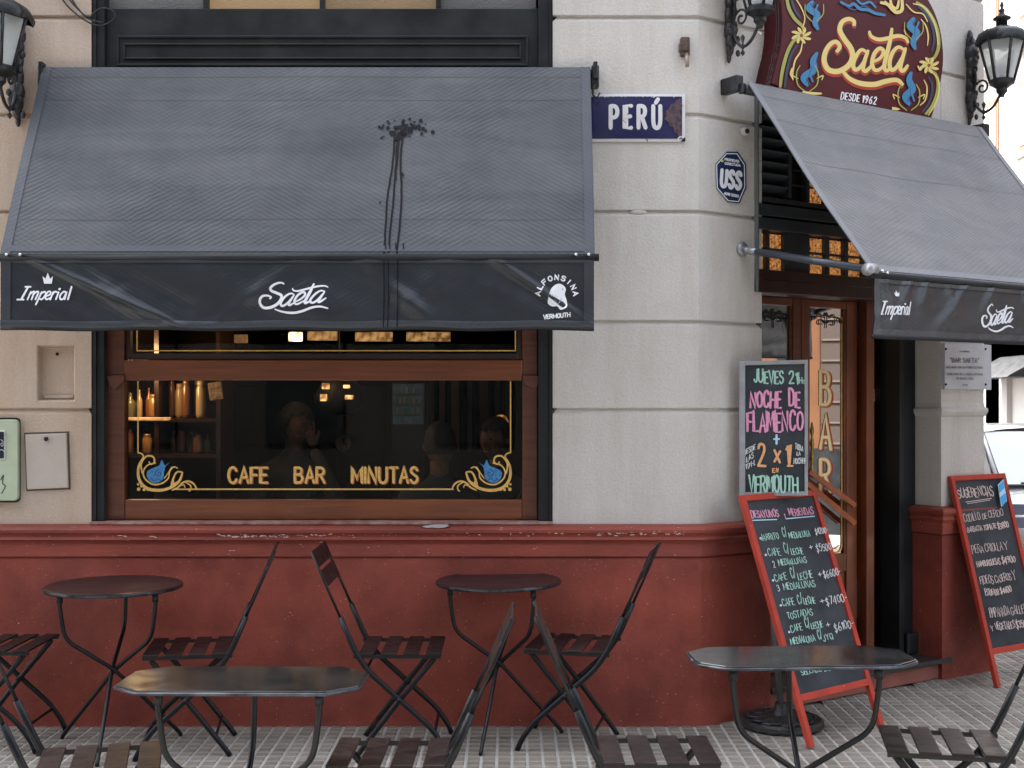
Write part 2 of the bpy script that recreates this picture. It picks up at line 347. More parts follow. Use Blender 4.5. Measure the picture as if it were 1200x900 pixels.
# ------------------------------------------------------------------ strokes and lettering (flat paint, laid on surfaces)
class Paint:
    """ribbons drawn in a 2-D frame and laid on a surface by fn(x, y, lift)"""
    def __init__(s, fn, lift=.0015): s.fn = fn; s.m = {}; s.h = lift
    cur = None; name = 'lettering'; auto = True
    def piece(s, nm=None): s.cur = (nm or s.name, len(s.m) + 1)
    def add(s, m, vs, fs):
        if s.cur is None: s.piece()
        d = s.m.setdefault(s.cur, [MB(), [], []])
        if m not in d[1]: d[1].append(m)
        d[0].add(vs, fs); d[2] += [d[1].index(m)] * len(fs)
    def stroke(s, pts, w_, m, smooth=True, taper=0, mid=1.0, n=6, dot=True):
        pts = catmull(pts, n) if smooth and len(pts) > 2 else list(pts)
        P = [Vector(p[:2]) for p in pts]; N = len(P)
        if N < 2: return
        L_ = [0]
        for i in range(1, N): L_.append(L_[-1] + (P[i] - P[i - 1]).length)
        tot = max(L_[-1], 1e-6); s.h += .00002; vs = []; fs = []
        for i in range(N):
            d = (P[min(i + 1, N - 1)] - P[max(i - 1, 0)]); d = d.normalized() if d.length > 1e-9 else Vector((1, 0))
            if 0 < i < N - 1:
                d1 = (P[i] - P[i - 1]); d2 = (P[i + 1] - P[i])
                c_ = max(.45, (d1.normalized().dot(d2.normalized()) * .5 + .5) ** .5) if d1.length > 1e-9 and d2.length > 1e-9 else 1
            else: c_ = 1
            u = L_[i] / tot; k = w_ / 2 * (1 + (mid - 1) * math.sin(math.pi * u))
            if taper: k *= (1 - taper) + taper * math.sin(math.pi * min(1, max(0, u))) ** .6
            k = k / c_
            nn = Vector((-d.y, d.x)) * k; h = s.h + i * 4e-6
            a = P[i] + nn; b = P[i] - nn
            vs += [s.fn(a.x, a.y, h), s.fn(b.x, b.y, h)]
        for i in range(N - 1): fs.append((2 * i, 2 * i + 1, 2 * i + 3, 2 * i + 2))
        s.add(m, vs, fs)
        if dot and not taper:
            for q in (0, N - 1): s.disc(P[q], w_ / 2 * .98, m, 8)
    def disc(s, c, r, m, n=12, ry=None):
        s.h += .00002; s.poly([(c[0] + r * math.cos(2 * math.pi * k / n), c[1] + (ry or r) * math.sin(2 * math.pi * k / n)) for k in range(n)], m, False)
    def poly(s, pts, m, smooth=False):
        if smooth: pts = catmull(list(pts) + [pts[0]], 5)[:-1]
        s.h += .00003
        s.add(m, [s.fn(p[0], p[1], s.h) for p in pts], [tuple(range(len(pts)))])
    def text(s, txt, x0, y0, x1, y1, cap, w_, m, up=(0, -1), jit=0, shadow=None, gap=.32, flare=False):
        """baseline from (x0, y0) to (x1, y1); cap = letter height along up"""
        adv = 0; lay = []
        for ch in txt:
            g = GL.get(ch)
            if g is None: adv += 2.6; continue
            gw = GW.get(ch, 4); lay.append((g, adv)); adv += gw + gap * 4
        if s.auto: s.piece()
        adv = max(adv - gap * 4, 1); B = Vector((x1 - x0, y1 - y0)); U = Vector(up).normalized() * cap
        for g, a in lay:
            jy = random.uniform(-jit, jit) * cap * .12; js = 1 + random.uniform(-jit, jit) * .12; jt = random.uniform(-jit, jit) * .35
            for st in g.split('|'):
                sm = st[0] == '~'; st = st.lstrip('~')
                pts = []
                for q in st.split():
                    gx, gy = map(float, q.split(','))
                    gx += jt * gy / 6 + random.uniform(-jit, jit) * .16; gy_ = gy / 6 * js + random.uniform(-jit, jit) * .02
                    p = Vector((x0, y0)) + B * ((a + gx) / adv) + U * gy_ + Vector((0, jy)); pts.append((p.x, p.y))
                if len(pts) == 1: s.disc(pts[0], w_ * .6, m, 8); continue
                if shadow:
                    sm_, dx, dy = shadow; s.stroke([(p[0] + dx, p[1] + dy) for p in pts], w_, sm_, sm, n=5)
                s.stroke(pts, w_, m, sm, n=5)
    def build(s, name, parent, label=None):
        out = []
        for (nm, _), (mb, ms, idx) in s.m.items():
            o = mb.build(nm, ms[0], parent)
            for m in ms[1:]: o.data.materials.append(m)
            o.data.polygons.foreach_set('material_index', idx)
            if label: o["label"] = label
            out.append(o)
        return out

GW = {'I': 0.6, '1': 1.6, ' ': 2, '-': 2.2, '.': .5, "'": .5, 'M': 5, 'W': 5.4, '+': 2.6, '!': .4, '/': 2.6, 'J': 2.8, '"': 1.2, ',': .5,
      'i': .5, 'l': .6, 'r': 2, 'e': 3, 'a': 3.2, 'm': 5, 'p': 3.2, 'E': 3.1, 'F': 3.1, 'L': 3, 'x': 2.6, ':': .5, 'S': 3.4, 'T': 3.8, 's': 2.2}
GL = {
 'A': '0,0 2,6 4,0|.75,2.1 3.25,2.1', 'B': '0,0 0,6|~0,6 2.2,5.9 3.2,5.2 3,3.8 2,3.3 0,3.2|~0,3.2 2.4,3.1 3.6,2.2 3.5,.9 2.4,.1 0,0',
 'C': '~3.7,4.8 3.1,5.8 2,6.1 .7,5.3 .1,3 .7,.7 2,-.1 3.2,.3 3.8,1.3', 'D': '0,0 0,6|~0,6 1.6,6 3.2,5.2 3.8,3 3.2,.8 1.6,0 0,0',
 'E': '3.1,6 0,6 0,0 3.1,0|0,3.1 2.6,3.1', 'F': '3.1,6 0,6 0,0|0,3.1 2.5,3.1',
 'G': '~3.7,4.8 3.1,5.8 2,6.1 .7,5.3 .1,3 .7,.7 2,-.1 3.4,.6 3.7,2.6|3.7,2.7 2.3,2.7', 'H': '0,0 0,6|4,0 4,6|0,3.1 4,3.1', 'I': '.3,0 .3,6',
 'J': '~2.6,6 2.6,1.6 2,.2 .9,0 0,1.2', 'K': '0,0 0,6|3.6,6 0,2.6|1.2,3.6 3.8,0', 'L': '0,6 0,0 3,0', 'M': '0,0 .3,6 2.5,1.6 4.7,6 5,0',
 'N': '0,0 0,6 3.8,0 3.8,6', 'O': '~2,6.1 .6,5.2 .1,3 .6,.8 2,-.1 3.4,.8 3.9,3 3.4,5.2 2,6.1', 'P': '0,0 0,6|~0,6 2.3,5.9 3.5,5 3.4,3.6 2.2,2.9 0,2.8',
 'Q': '~2,6.1 .6,5.2 .1,3 .6,.8 2,-.1 3.4,.8 3.9,3 3.4,5.2 2,6.1|2.4,1.6 4,-.4', 'R': '0,0 0,6|~0,6 2.3,5.9 3.4,5.1 3.3,3.8 2.2,3.1 0,3|1.8,3 3.8,0',
 'S': '~3.3,5 2.6,5.9 1.5,6.1 .4,5.4 .3,4.2 1.7,3.2 3.1,2.3 3.3,1 2.2,0 1,0 .1,1', 'T': '0,6 3.8,6|1.9,6 1.9,0', 'U': '~0,6 0,2 .6,.4 1.9,-.1 3.2,.4 3.8,2 3.8,6',
 'V': '0,6 2,0 4,6', 'W': '0,6 1.2,0 2.7,4.5 4.2,0 5.4,6', 'X': '0,0 3.8,6|0,6 3.8,0', 'Y': '0,6 1.9,3 3.8,6|1.9,3 1.9,0', 'Z': '0,6 3.6,6 0,0 3.7,0',
 '0': '~1.9,6 .5,5 .1,3 .5,1 1.9,0 3.3,1 3.7,3 3.3,5 1.9,6', '1': '0,4.6 1.3,6 1.3,0', '2': '~.2,4.8 1,6 2.7,5.9 3.2,4.4 2,2.4 .1,0|.1,0 3.5,0',
 '3': '~.2,5.4 1.6,6.1 3,5.2 2.8,3.7 1.4,3.2|~1.4,3.2 3.2,2.8 3.4,1 1.8,-.1 .1,.7', '4': '2.8,0 2.8,6 0,1.8 3.8,1.8', '5': '3.2,6 .5,6 .4,3.4|~.4,3.4 2,3.8 3.4,2.8 3.3,1 1.8,0 .2,.5',
 '6': '~3,5.9 1.2,4.6 .2,2.4 .6,.5 1.9,0 3.3,.8 3.2,2.4 2,3.1 .4,2.2', '7': '0,6 3.4,6 1.2,0', '8': '~1.9,3.2 .4,4.2 .8,5.7 1.9,6.1 3,5.7 3.4,4.2 1.9,3.2 .3,2 .5,.5 1.9,-.1 3.3,.5 3.5,2 1.9,3.2',
 '9': '~3.3,3.8 2,2.8 .5,3.6 .5,5.3 1.9,6.1 3.3,5 3.2,2.6 1.6,0', '+': '0,3 2.6,3|1.3,1.5 1.3,4.5', '-': '0,3 2.2,3', '.': '.2,.2', ',': '.3,.5 0,-.8', "'": '.3,6 .2,4.8',
 '"': '.2,6.2 .1,4.8|1.1,6.2 1,4.8', '!': '.2,6 .2,1.8|.2,.2', '/': '0,-.6 2.4,6.4', '$': '~3.3,4.8 2.6,5.6 1.5,5.8 .4,5.2 .3,4.1 1.7,3.1 3.1,2.3 3.3,1.1 2.2,.2 1,.2 .1,1|1.7,7 1.7,-1',
 'x': '0,0 2.6,4|0,4 2.6,0', 'Ñ': '0,0 0,6 3.8,0 3.8,6|.4,7 1.4,7.5 2.4,7 3.4,7.5', 'Ú': '~0,6 0,2 .6,.4 1.9,-.1 3.2,.4 3.8,2 3.8,6|2.6,7.9 1.4,6.9', ':': '.2,1|.2,4',
 'i': '.3,0 .3,3.6|.3,5', 'l': '.4,0 .4,6', 'r': '.1,0 .1,3.6|~.1,2.2 .8,3.5 1.9,3.5', 'm': '0,0 0,3.6|~0,2.4 1,3.7 2.2,3.4 2.3,0|~2.3,2.4 3.4,3.7 4.6,3.4 4.8,0',
 'p': '0,3.6 0,-2|~0,2.8 1.2,3.8 2.8,3.2 2.9,1 1.4,-.1 0,.7', 'e': '~.2,1.9 2.8,2.1 2.5,3.3 1.4,3.8 .3,2.9 .1,1.3 1,0 2.7,.5', 'a': '~2.8,3 1.5,3.8 .3,2.8 .2,1 1.2,-.1 2.7,1|2.8,3.6 2.9,0',
 's': '~2.1,3.1 1.2,3.7 .2,3 1.2,2 2.1,1.1 1.1,0 0,.7',
}
# the painted script of the house, in its own frame (0..1 wide, 0..1 tall from the top)
SAETA = [([(470,240),(448,222),(400,222),(340,248),(300,290),(312,325),(380,355),(435,385),(430,440),(380,500),(300,540),(215,545),(168,500),(165,440),(200,395),(262,388),(305,408),(285,432)], 1.25),
 ([(600,372),(555,360),(490,395),(440,460),(430,505),(460,522),(520,480),(585,400)], 1), ([(605,372),(560,440),(530,495),(545,512),(600,480)], 1),
 ([(605,470),(670,440),(730,390),(735,350),(700,345),(645,385),(605,450),(610,490),(650,495),(730,450)], 1),
 ([(850,225),(815,310),(770,400),(738,460),(745,485),(800,460)], 1.3), ([(575,290),(590,318),(640,328),(720,310),(830,280),(920,262),(990,260),(1030,278)], .9),
 ([(985,330),(940,322),(880,355),(820,420),(805,465),(840,480),(900,440),(965,360)], 1), ([(990,330),(945,400),(910,455),(925,470),(1010,415)], 1),
 ([(348,562),(450,597),(580,612),(700,590),(820,545),(930,530),(1035,555)], 1.05)]
def saeta(p, x0, y0, x1, y1, w_, m, shear=0):
    p.piece('script_logo')
    for pts, k in SAETA:
        q = [(x0 + (a - 155) / 880 * (x1 - x0), y0 + (b - 215) / 400 * (y1 - y0) + shear * (a - 155) / 880) for a, b in pts]
        p.stroke(q, w_ * k * 1.25, m, True, taper=.55)
IMPERIAL = [([(60,0),(100,0)],1),([(82,0),(30,100)],1.2),([(0,100),(50,100)],1),
 ([(105,40),(80,100)],1),([(95,60),(125,38),(130,48),(112,100)],1),([(122,62),(150,38),(160,48),(142,100)],1),
 ([(185,40),(145,140)],1),([(178,55),(205,38),(215,60),(190,98),(168,92)],1),
 ([(222,72),(248,60),(250,40),(232,38),(215,70),(222,98),(252,88)],1),
 ([(272,40),(252,100)],1),([(265,60),(285,38),(300,42)],1),([(312,42),(295,98)],1),([(318,18),(320,16)],1.4),
 ([(372,45),(350,38),(325,70),(330,98),(352,90),(372,45),(360,98)],1),([(412,0),(385,98)],1.1)]
def imperial(p, x0, y0, x1, y1, w_, m, dy=0, crown=True):
    p.piece('script_logo')
    for pts, k in IMPERIAL:
        p.stroke([(x0 + a / 415 * (x1 - x0), y0 + b / 100 * (y1 - y0) + dy * a / 415) for a, b in pts], w_ * k, m, len(pts) > 2)
    if crown:
        p.piece('crown_print'); W = x1 - x0; cx = x0 + W * .55; cy = y0 - (y1 - y0) * .55; u = W * .10
        p.poly([(cx - u, cy - u * .7), (cx - u * .45, cy - u * .2), (cx, cy - u * 1.3), (cx + u * .45, cy - u * .2), (cx + u, cy - u * .7), (cx + u * .7, cy + u * .7), (cx - u * .7, cy + u * .7)], m)

# ================================================================== THE SETTING
M_PAVE = mat("pavement_cement", (.30, .285, .26), .8, (.20, .185, .165), 5, .5, 70, detail=8)
M_TILE = mat("tile_cement", (.235, .212, .178), .75, (.095, .080, .062), 2.6, .5, 90, var=.2, detail=10, rvar=.1)
M_GROUT = mat("pale_grout", (.42, .40, .365), .9, (.30, .29, .27), 7, .4, 60)
M_ASPH = mat("asphalt", (.05, .05, .052), .85, (.075, .074, .072), 3, .6, 120)
KX, KY = 4.0, -4.2           # kerb lines of the two streets
g = MB(); g.quad((-90, -200, -.13), (200, -200, -.13), (200, 400, -.13), (-90, 400, -.13)); tag(g.build("road", M_ASPH), kind="structure")
g = MB(); g.box(-30, KX - .15, KY + .15, 30, -.13, -.012); tag(g.build("pavement", M_PAVE), kind="structure")
g = MB(); g.sweep([(-30, KY), (KX - .6, KY), (KX - .15, KY + .16), (KX, KY + .6), (KX, 30)], [(-.16, -.004), (-.005, -.004), (0, -.01), (0, -.13)])
tag(g.build("kerb", M_PAVE), kind="structure")
g = MB(); g.box(8.3, 9.5, KY, 60, -.13, 0); tag(g.build("far_pavement", M_PAVE), kind="structure")

# nine-pane cement tiles, 20 cm, laid in the part of the pavement the photograph shows
pav = bpy.data.objects["pavement"]
def tile_mesh():
    m = MB(); s = .2; c = s / 3; jg = .0062
    m.quad((0, 0, -.0035), (s, 0, -.0035), (s, s, -.0035), (0, s, -.0035))
    for i in range(3):
        for j in range(3):
            x0, x1, y0, y1 = i * c + jg, (i + 1) * c - jg, j * c + jg, (j + 1) * c - jg; b = .0035
            m.add([(x0, y0, -.0035), (x1, y0, -.0035), (x1, y1, -.0035), (x0, y1, -.0035), (x0 + b, y0 + b, 0), (x1 - b, y0 + b, 0), (x1 - b, y1 - b, 0), (x0 + b, y1 - b, 0)],
                  [(4, 5, 6, 7), (0, 1, 5, 4), (1, 2, 6, 5), (2, 3, 7, 6), (3, 0, 4, 7)])
    me = bpy.data.meshes.new("paving_tile"); me.from_pydata(m.v, [], m.f); me.materials.append(M_TILE); me.materials.append(M_GROUT)
    me.polygons[0].material_index = 1
    return me
TM = tile_mesh(); nt_ = 0; rest = []
def inside_house(x, y):
    if x < .9: return y > .03
    v = Vector((x, y, 0)) - C0
    return v.dot(CO) < -.05 and x < 2.72
for ix in range(-17, 20):
    for iy in range(-7, 14):
        x, y = ix * .2, iy * .2 - .0
        cx, cy = x + .1, y + .1
        if inside_house(cx, cy) or x + .2 > KX - .15: continue
        Z = cy + D; px = 600 + F * cx / Z; py = HZ + F * HC / Z
        if px < -45 or px > 1245 or py > 940: continue
        rest.append((abs(Z), x, y))
rest.sort()
for k, (_, x, y) in enumerate(rest[:300]):
    o = bpy.data.objects.new("paving_tile", TM); COL.objects.link(o); o.parent = pav
    o.location = (x, y, random.uniform(-.0012, .0008)); o.rotation_euler = (random.uniform(-.003, .003), random.uniform(-.003, .003), 0)
if rest[300:]:
    bm = MB()
    for _, x, y in rest[300:]:
        z = random.uniform(-.001, .0008); bm.add([(a.co.x + x, a.co.y + y, a.co.z + z) for a in TM.vertices], [tuple(p.vertices) for p in TM.polygons])
    tag(bm.build("paving_tile_field", M_TILE, pav), kind="stuff")

# ------------------------------------------------------------------ corner house
B = thing("corner_cafe_building", "cream stucco corner cafe building with a red plinth and chamfered entrance corner", "building")
def course_prof(z0, z1): return [(-.02, z0 - .001), (-.02, z0 + .003), (-.001, z0 + .0045), (0, z0 + .007), (0, z1 - .024), (-.004, z1 - .021), (-.02, z1 - .001)]
ZC = [.955, 1.512, 1.934, 2.462, 2.928, 3.395, 3.86, 4.33, 6.8]
pL = [(-7, 0), (-2.016, 0), (-2.016, .35)]
def cxy(t, out): v = C(t, out, 0); return (v.x, v.y)
bend = [(.86, 0), (.895, .0015), cxy(.035, 0)]
pM = [(.195, .35), (.195, 0)] + bend + [cxy(.411, 0), cxy(.411, -.30)]
pR = [cxy(1.80, -.30), cxy(1.80, 0), cxy(2.184, 0), (2.74, 1.35), (2.74, 16)]
pTop = [(-7, 0)] + bend + [cxy(2.184, 0), (2.74, 1.35), (2.74, 16)]
N0 = PY(43, 470, 0); N1 = PY(88, 405, 0)        # shallow niche left of the window
for i in range(len(ZC) - 1):
    z0, z1 = ZC[i], ZC[i + 1]
    pr = course_prof(z0, z1)
    if i < 7:
        if i == 1:
            MB().sweep([(-7, 0), (N0.x, 0)], pr).build("wall_course", M_ST, B)
            MB().sweep([(N1.x, 0), (-2.016, 0), (-2.016, .35)], pr).build("wall_course", M_ST, B)
            MB().sweep([(N0.x, 0), (N1.x, 0)], pr[:4] + [(0, N0.z - .003)]).build("wall_course", M_ST, B)
            MB().sweep([(N0.x, 0), (N1.x, 0)], [(0, N1.z + .003)] + pr[4:]).build("wall_course", M_ST, B)
        else: MB().sweep(pL, pr).build("wall_course", M_ST, B)
        if i < 5:
            MB().sweep(pM, pr).build("wall_course", M_ST, B); MB().sweep(pR, pr).build("wall_course", M_ST, B)
        else: MB().sweep([(.195, .35), (.195, 0)] + bend + [cxy(2.184, 0), (2.74, 1.35), (2.74, 16)], pr).build("wall_course", M_ST, B)
    else: MB().sweep(pTop, pr).build("wall_course", M_ST, B)
MB().sweep([cxy(.411, -.002), cxy(1.80, -.002)], [(-.3, 3.06), (0, 3.06), (0, 3.39)]).build("door_lintel", M_ST, B)
# niche
n = MB(); a, b = N0, N1; dp = .045
def nj(x, y, z): return (x + math.sin(z * 61) * .0025, y, z + math.sin(x * 53) * .0025)
def ring(y, sh): return [(a.x + sh, y, a.z - .003 + sh), (b.x - sh, y, a.z - .003 + sh), (b.x - sh, y, b.z + .003 - sh), (a.x + sh, y, b.z + .003 - sh)]
r0, r1, r2 = ring(0, 0), ring(.006, .006), ring(dp, .012)
n.add(r0 + r1 + r2, [(i, (i + 1) % 4, 4 + (i + 1) % 4, 4 + i) for i in range(4)] + [(4 + i, 4 + (i + 1) % 4, 8 + (i + 1) % 4, 8 + i) for i in range(4)] + [(8, 9, 10, 11)])
n.box(a.x + .02, b.x - .02, dp - .012, dp, a.z + .012, a.z + .03)
nb = n.build("wall_niche", M_ST, B, bevel=.003)
h_ = MB().ball(PY(67, 415, dp - .003), .008, 8, 5).build("niche_screw", M_BLK, nb, smooth=True)
# plaster smeared over one joint
q = MB(); q.ball(PY(748, 248.5, .010), .045, 16, 8, (1, .26, .26)); q.build("joint_patch", M_ST, B, smooth=True)
# corners of courses over the top of the right pillar: small moulding
MB().sweep([cxy(1.80, -.3), cxy(1.80, 0), cxy(2.184, 0), (2.74, 1.35)], [(.0, 1.46), (.012, 1.47), (.022, 1.49), (.022, 1.505), (.006, 1.515), (0, 1.54)]).build("pillar_moulding", M_ST, B)

# plinth: plain face, band above a thin groove, rounded nose on top
pp = [(.034, -.02), (.03, .02), (.03, .800), (.024, .803), (.024, .808), (.040, .811), (.040, .868), (.047, .880), (.060, .892), (.050, .905), (.055, .915), (.064, .925), (.066, .938), (.058, .950), (.03, .957), (-.02, .962)]
def face_prof(p): return p
for path, nm in ((([(-7, 0)] + bend + [cxy(.411, 0), cxy(.411, -.30)]), "plinth"), ([cxy(1.80, -.30), cxy(1.80, 0), cxy(2.184, 0), (2.74, 1.35), (2.74, 16)], "plinth")):
    pl = MB().sweep(path, pp[:4]).build(nm, M_RED, B)
    tr = MB().sweep(path, pp[3:]).build("plinth_trim", M_REDTRIM, pl)
MB().box(-2.016, .195, -.03, .34, .9605, .974).build("window_ledge", mat("worn_ledge", (.36, .24, .21), .8, (.20, .06, .045), 14, .5, 60), B, bevel=.003)
q = MB(); q.prism([PY(x, y, -.0655) for x, y in ((495, 617.2), (500, 618.6), (507, 618.2), (513, 618.9), (521, 618.2), (526, 616.4), (523, 615.2), (515, 614.8), (505, 615.4))], (0, .03, 0)); q.build("paint_chip", mat("bare_plaster", (.42, .38, .35), .9, bump=.5), B)

# flaked paint along the nose of the plinth trim
fk = Paint(lambda x, y, h: PY(x, y, -.0655) + Vector((0, -h, 0)), .001); fk.piece('paint_flakes'); M_FLK = mat("flaked_plaster", (.50, .42, .37), .9, bump=.4)
rnd_ = random.Random(5)
for a_, b_, n_ in ((262, 335, 46), (335, 400, 16), (55, 262, 10), (560, 690, 12), (695, 815, 40), (400, 560, 10)):
    for _ in range(n_):
        x = rnd_.uniform(a_, b_); y = 628 + rnd_.gauss(0, 1.1) - (x - 300) * .006; w_ = abs(rnd_.gauss(0, 1.3)) + .4; hh = rnd_.uniform(.3, .9)
        fk.poly([(x - w_, y), (x - w_ * .4, y - hh), (x + w_ * .5, y - hh * .7), (x + w_, y + hh * .2), (x + w_ * .2, y + hh * .8)], M_FLK)
for o in fk.build('paint_flakes', B): tag(o, kind='stuff')

# entrance step: black stone tread on a red riser
cst = lambda t, o, z: C(t, o, z)
st = MB(cst).box(.45, 1.86, -.62, .005, .005, .088).build("entrance_step", mat("riser_red", (.30, .10, .075), .7, (.22, .075, .055), 6, .5, 50), B)
MB(cst).box(.45, 1.862, -.62, .035, .089, .118).build("step_tread", mat("black_stone", (.02, .021, .023), .3, (.045, .045, .045), 30, .3, 60), st, bevel=.004)

# ------------------------------------------------------------------ window with wooden sashes, black steel surround
def X(px, Y=.08): return (px - 600) * (Y + D) / F
def Zp(py, Y=.08): return HC + (HZ - py) * (Y + D) / F
W = MB().box(X(107, 0), X(647.5, 0), .03, .2, 4.25, 4.329).build("shop_window", M_BLK, B, bevel=.003)
for x0_, x1_, b0_, b1_ in ((X(107, 0), X(122, 0), X(107, 0) + .012, X(110, 0) + .012), (X(631, 0), X(647.5, 0), X(644, 0), X(646, 0))):
    jb = MB(); jb.box(x0_, x1_, .004, .14, .975, 4.249); jb.build("steel_jamb", M_BLK, W, bevel=.003); MB().box(b0_, b1_, -.006, .0035, .98, 4.24).build("steel_bead", M_BLK, W)
tag(W, "wooden shop window with gold lettering in a black steel surround")
def wbox(nm, x0, x1, y0, y1, z0, z1, m_, bev=.005): return MB().box(x0, x1, y0, y1, z0, z1).build(nm, m_, W, bevel=bev)
xl0, xl1, xr0, xr1 = X(124), X(148), X(612), X(630)
wbox("left_stile", xl0, xl1, .05, .12, .975, 3.12, M_WOOD); wbox("right_stile", xr0, xr1, .05, .12, .975, 3.12, M_WOOD)
wbox("outer_post", X(122, 0) + .002, xl0 - .002, .03, .10, .975, 3.12, M_DARKWOOD, .003)
wbox("bottom_rail", xl1 - .001, xr0 + .001, .056, .118, .976, Zp(585), M_WOODH); wbox("middle_rail", xl1 - .001, xr0 + .001, .045, .118, Zp(446), Zp(422), M_WOODH)
wbox("top_rail", xl1, xr0, .05, .12, 3.02, 3.12, M_WOODH)
for x0, x1 in ((xl1, xl1 + .022), (xr0 - .022, xr0)): wbox("upper_sash_stile", x0, x1, .07, .115, Zp(422) + .001, 3.02, M_DARKWOOD, .003)
wbox("upper_sash_rail", xl1 + .022, xr0 - .022, .07, .115, Zp(422) + .001, Zp(414), M_DARKWOOD, .003)
for cx, sg in ((X(139), 1), (X(623), -1)):
    MB().prism([(cx - .045 * 1, .048, Zp(440)), (cx + .045, .048, Zp(440)), (cx + .04, .048, Zp(447)), (cx + .012 * -sg + .01, .048, Zp(457)), (cx - .03, .048, Zp(452))], (0, -.02, 0)).build("sash_bracket", M_WOOD, W, bevel=.004)
MB().box(xl1, xr0, .090, .095, Zp(585), Zp(446)).build("lower_pane", M_GLASS, W)
MB().box(xl1 + .02, xr0 - .02, .090, .095, Zp(414), 3.02).build("upper_pane", M_GLASS, W)
# black spandrel panel with raised mouldings, obscured panes above it
wbox("spandrel_panel", X(122, 0), X(631, 0), .03, .11, 3.121, Zp(10, .03), M_BLK, .003)
for (a0, b0, a1, b1, th) in ((137, 42, 619, 78, .012), (145, 51, 611, 70, .010)):
    x0, x1, z0, z1 = X(a0, .03), X(a1, .03), Zp(b1, .03), Zp(b0, .03); m = MB()
    m.box(x0, x1, .018, .031, z1 - th, z1); m.box(x0, x1, .018, .031, z0, z0 + th); m.box(x0, x0 + th, .0185, .031, z0 + th, z1 - th); m.box(x1 - th, x1, .0185, .031, z0 + th, z1 - th)
    m.build("panel_moulding", M_BLK, W, bevel=.004)
mu = [122, 242, 378, 514, 631]
def frosted(nm, c1, c2, e):
    m_ = mat(nm, c1, .3, c2, 1.6, .9, 120, emit=(1, .62, .28), estr=e); b_ = m_.node_tree.nodes["Principled BSDF"]
    return m_
M_FR = [frosted("obscured_pane_grey", (.12, .12, .115), (.18, .17, .15), .0), frosted("obscured_pane_lit", (.16, .115, .06), (.10, .08, .05), .04),
        frosted("obscured_pane_brown", (.15, .105, .06), (.07, .06, .05), .025), frosted("obscured_pane_dim", (.16, .15, .14), (.10, .10, .10), .0)]  # warm tint and glow put into the panes for room light
for i in range(4):
    x0, x1 = X(mu[i], .06) + .012, X(mu[i + 1], .06) - .012
    MB().box(x0, x1, .075, .08, Zp(9, .06), 4.25).build("obscured_pane", M_FR[i], W)
    if i: wbox("mullion", x0 - .024, x0, .04, .10, Zp(10, .03) + .001, 4.25, M_BLK, .002)
# gold line, lettering and corner ornaments painted on the panes
M_ORSH = mat("orange_shade_paint", (.30, .075, .015), .5)
M_BLUED = mat("tulip_blue_dark", (.015, .07, .18), .5)
pt = Paint(lambda x, y, h: PY(x, y, .0895 - h), .0008)
for t_, x0, x1 in (("CAFE", 267.5, 313), ("BAR", 345.5, 380.5), ("MINUTAS", 412.5, 489)):
    pt.text(t_, x0, 565.5, x1, 565.5, 17.5, 3.0, M_GOLD, shadow=(M_ORSH, 1.3, .9), gap=.34)
pt.piece('gold_line'); pt.stroke([(206, 573.3), (531, 573.3)], 1.7, M_GOLD, False)
for sx in (1, -1):
    pt.piece('gold_scroll_ornament')
    def q(x, y, sx=sx):
        X_ = 370 + x / 4.8; Y_ = 430 + y / 4.8
        return (X_ if sx > 0 else 760 - X_, Y_)
    S = lambda pts, w_, m_, tp=0, k=1.: pt.stroke([q(*p) for p in pts], w_, m_, True, taper=tp, mid=k)
    S([(1096, 82), (1096, 480)], 1.5, M_GOLD)
    S([(1096, 482), (1075, 488), (1064, 503)], 1.6, M_GOLD)
    S([(1064, 505), (1092, 560), (1090, 630), (1050, 680), (980, 694), (910, 678), (862, 640), (845, 592)], 3.6, M_GOLD, .6)
    S([(845, 592), (865, 640), (905, 662), (890, 610), (872, 590), (845, 592)], 2.4, M_GOLD, .4)
    S([(765, 688), (782, 658), (812, 643), (845, 652), (872, 678), (905, 694)], 2.2, M_GOLD, .3)
    S([(835, 645), (800, 668), (802, 694), (812, 698)], 1.6, M_GOLD, .4); S([(860, 668), (838, 664), (832, 678)], 1.2, M_GOLD)
    S([(1072, 600), (1078, 545), (1048, 503), (1012, 505), (1003, 532), (1022, 548), (1035, 532)], 2.1, M_GOLD, .3)
    S([(872, 570), (895, 563), (918, 588), (925, 625), (962, 655), (1012, 660), (1055, 630), (1066, 590), (1042, 553), (995, 540)], 1.9, M_GOLD, .3)
    S([(905, 560), (922, 590), (950, 630)], 1.3, M_GOLD, .5)
    S([(900, 630), (895, 655), (915, 672)], 1.6, M_GOLD, .5)
    for bx, by, r_ in ((1062, 690, 1.7), (1092, 688, 2.1), (1095, 660, 1.5), (1078, 672, 1.4), (1042, 692, 1.2)): pt.disc(q(bx, by), r_, M_GOLD)
    pt.poly([q(*p) for p in ((915, 535), (945, 552), (962, 522), (978, 555), (1015, 570), (1045, 590), (1043, 622), (1020, 648), (985, 650), (955, 630), (948, 590), (940, 560))], M_PAINTB, True)
    S([(985, 600), (970, 590), (972, 612), (990, 612), (1000, 592), (980, 578)], 1.2, M_BLUED); S([(965, 640), (985, 628), (1005, 640), (1025, 625)], 1.0, M_BLUED)
pt.piece('gold_line')
for a_, b_ in (((160.5, 383), (160.5, 411)), ((160.5, 411), (604, 411)), ((604, 411), (604, 383))): pt.stroke([a_, b_], 1.3, M_GOLD, False)
pt.build("painted_lettering", W)

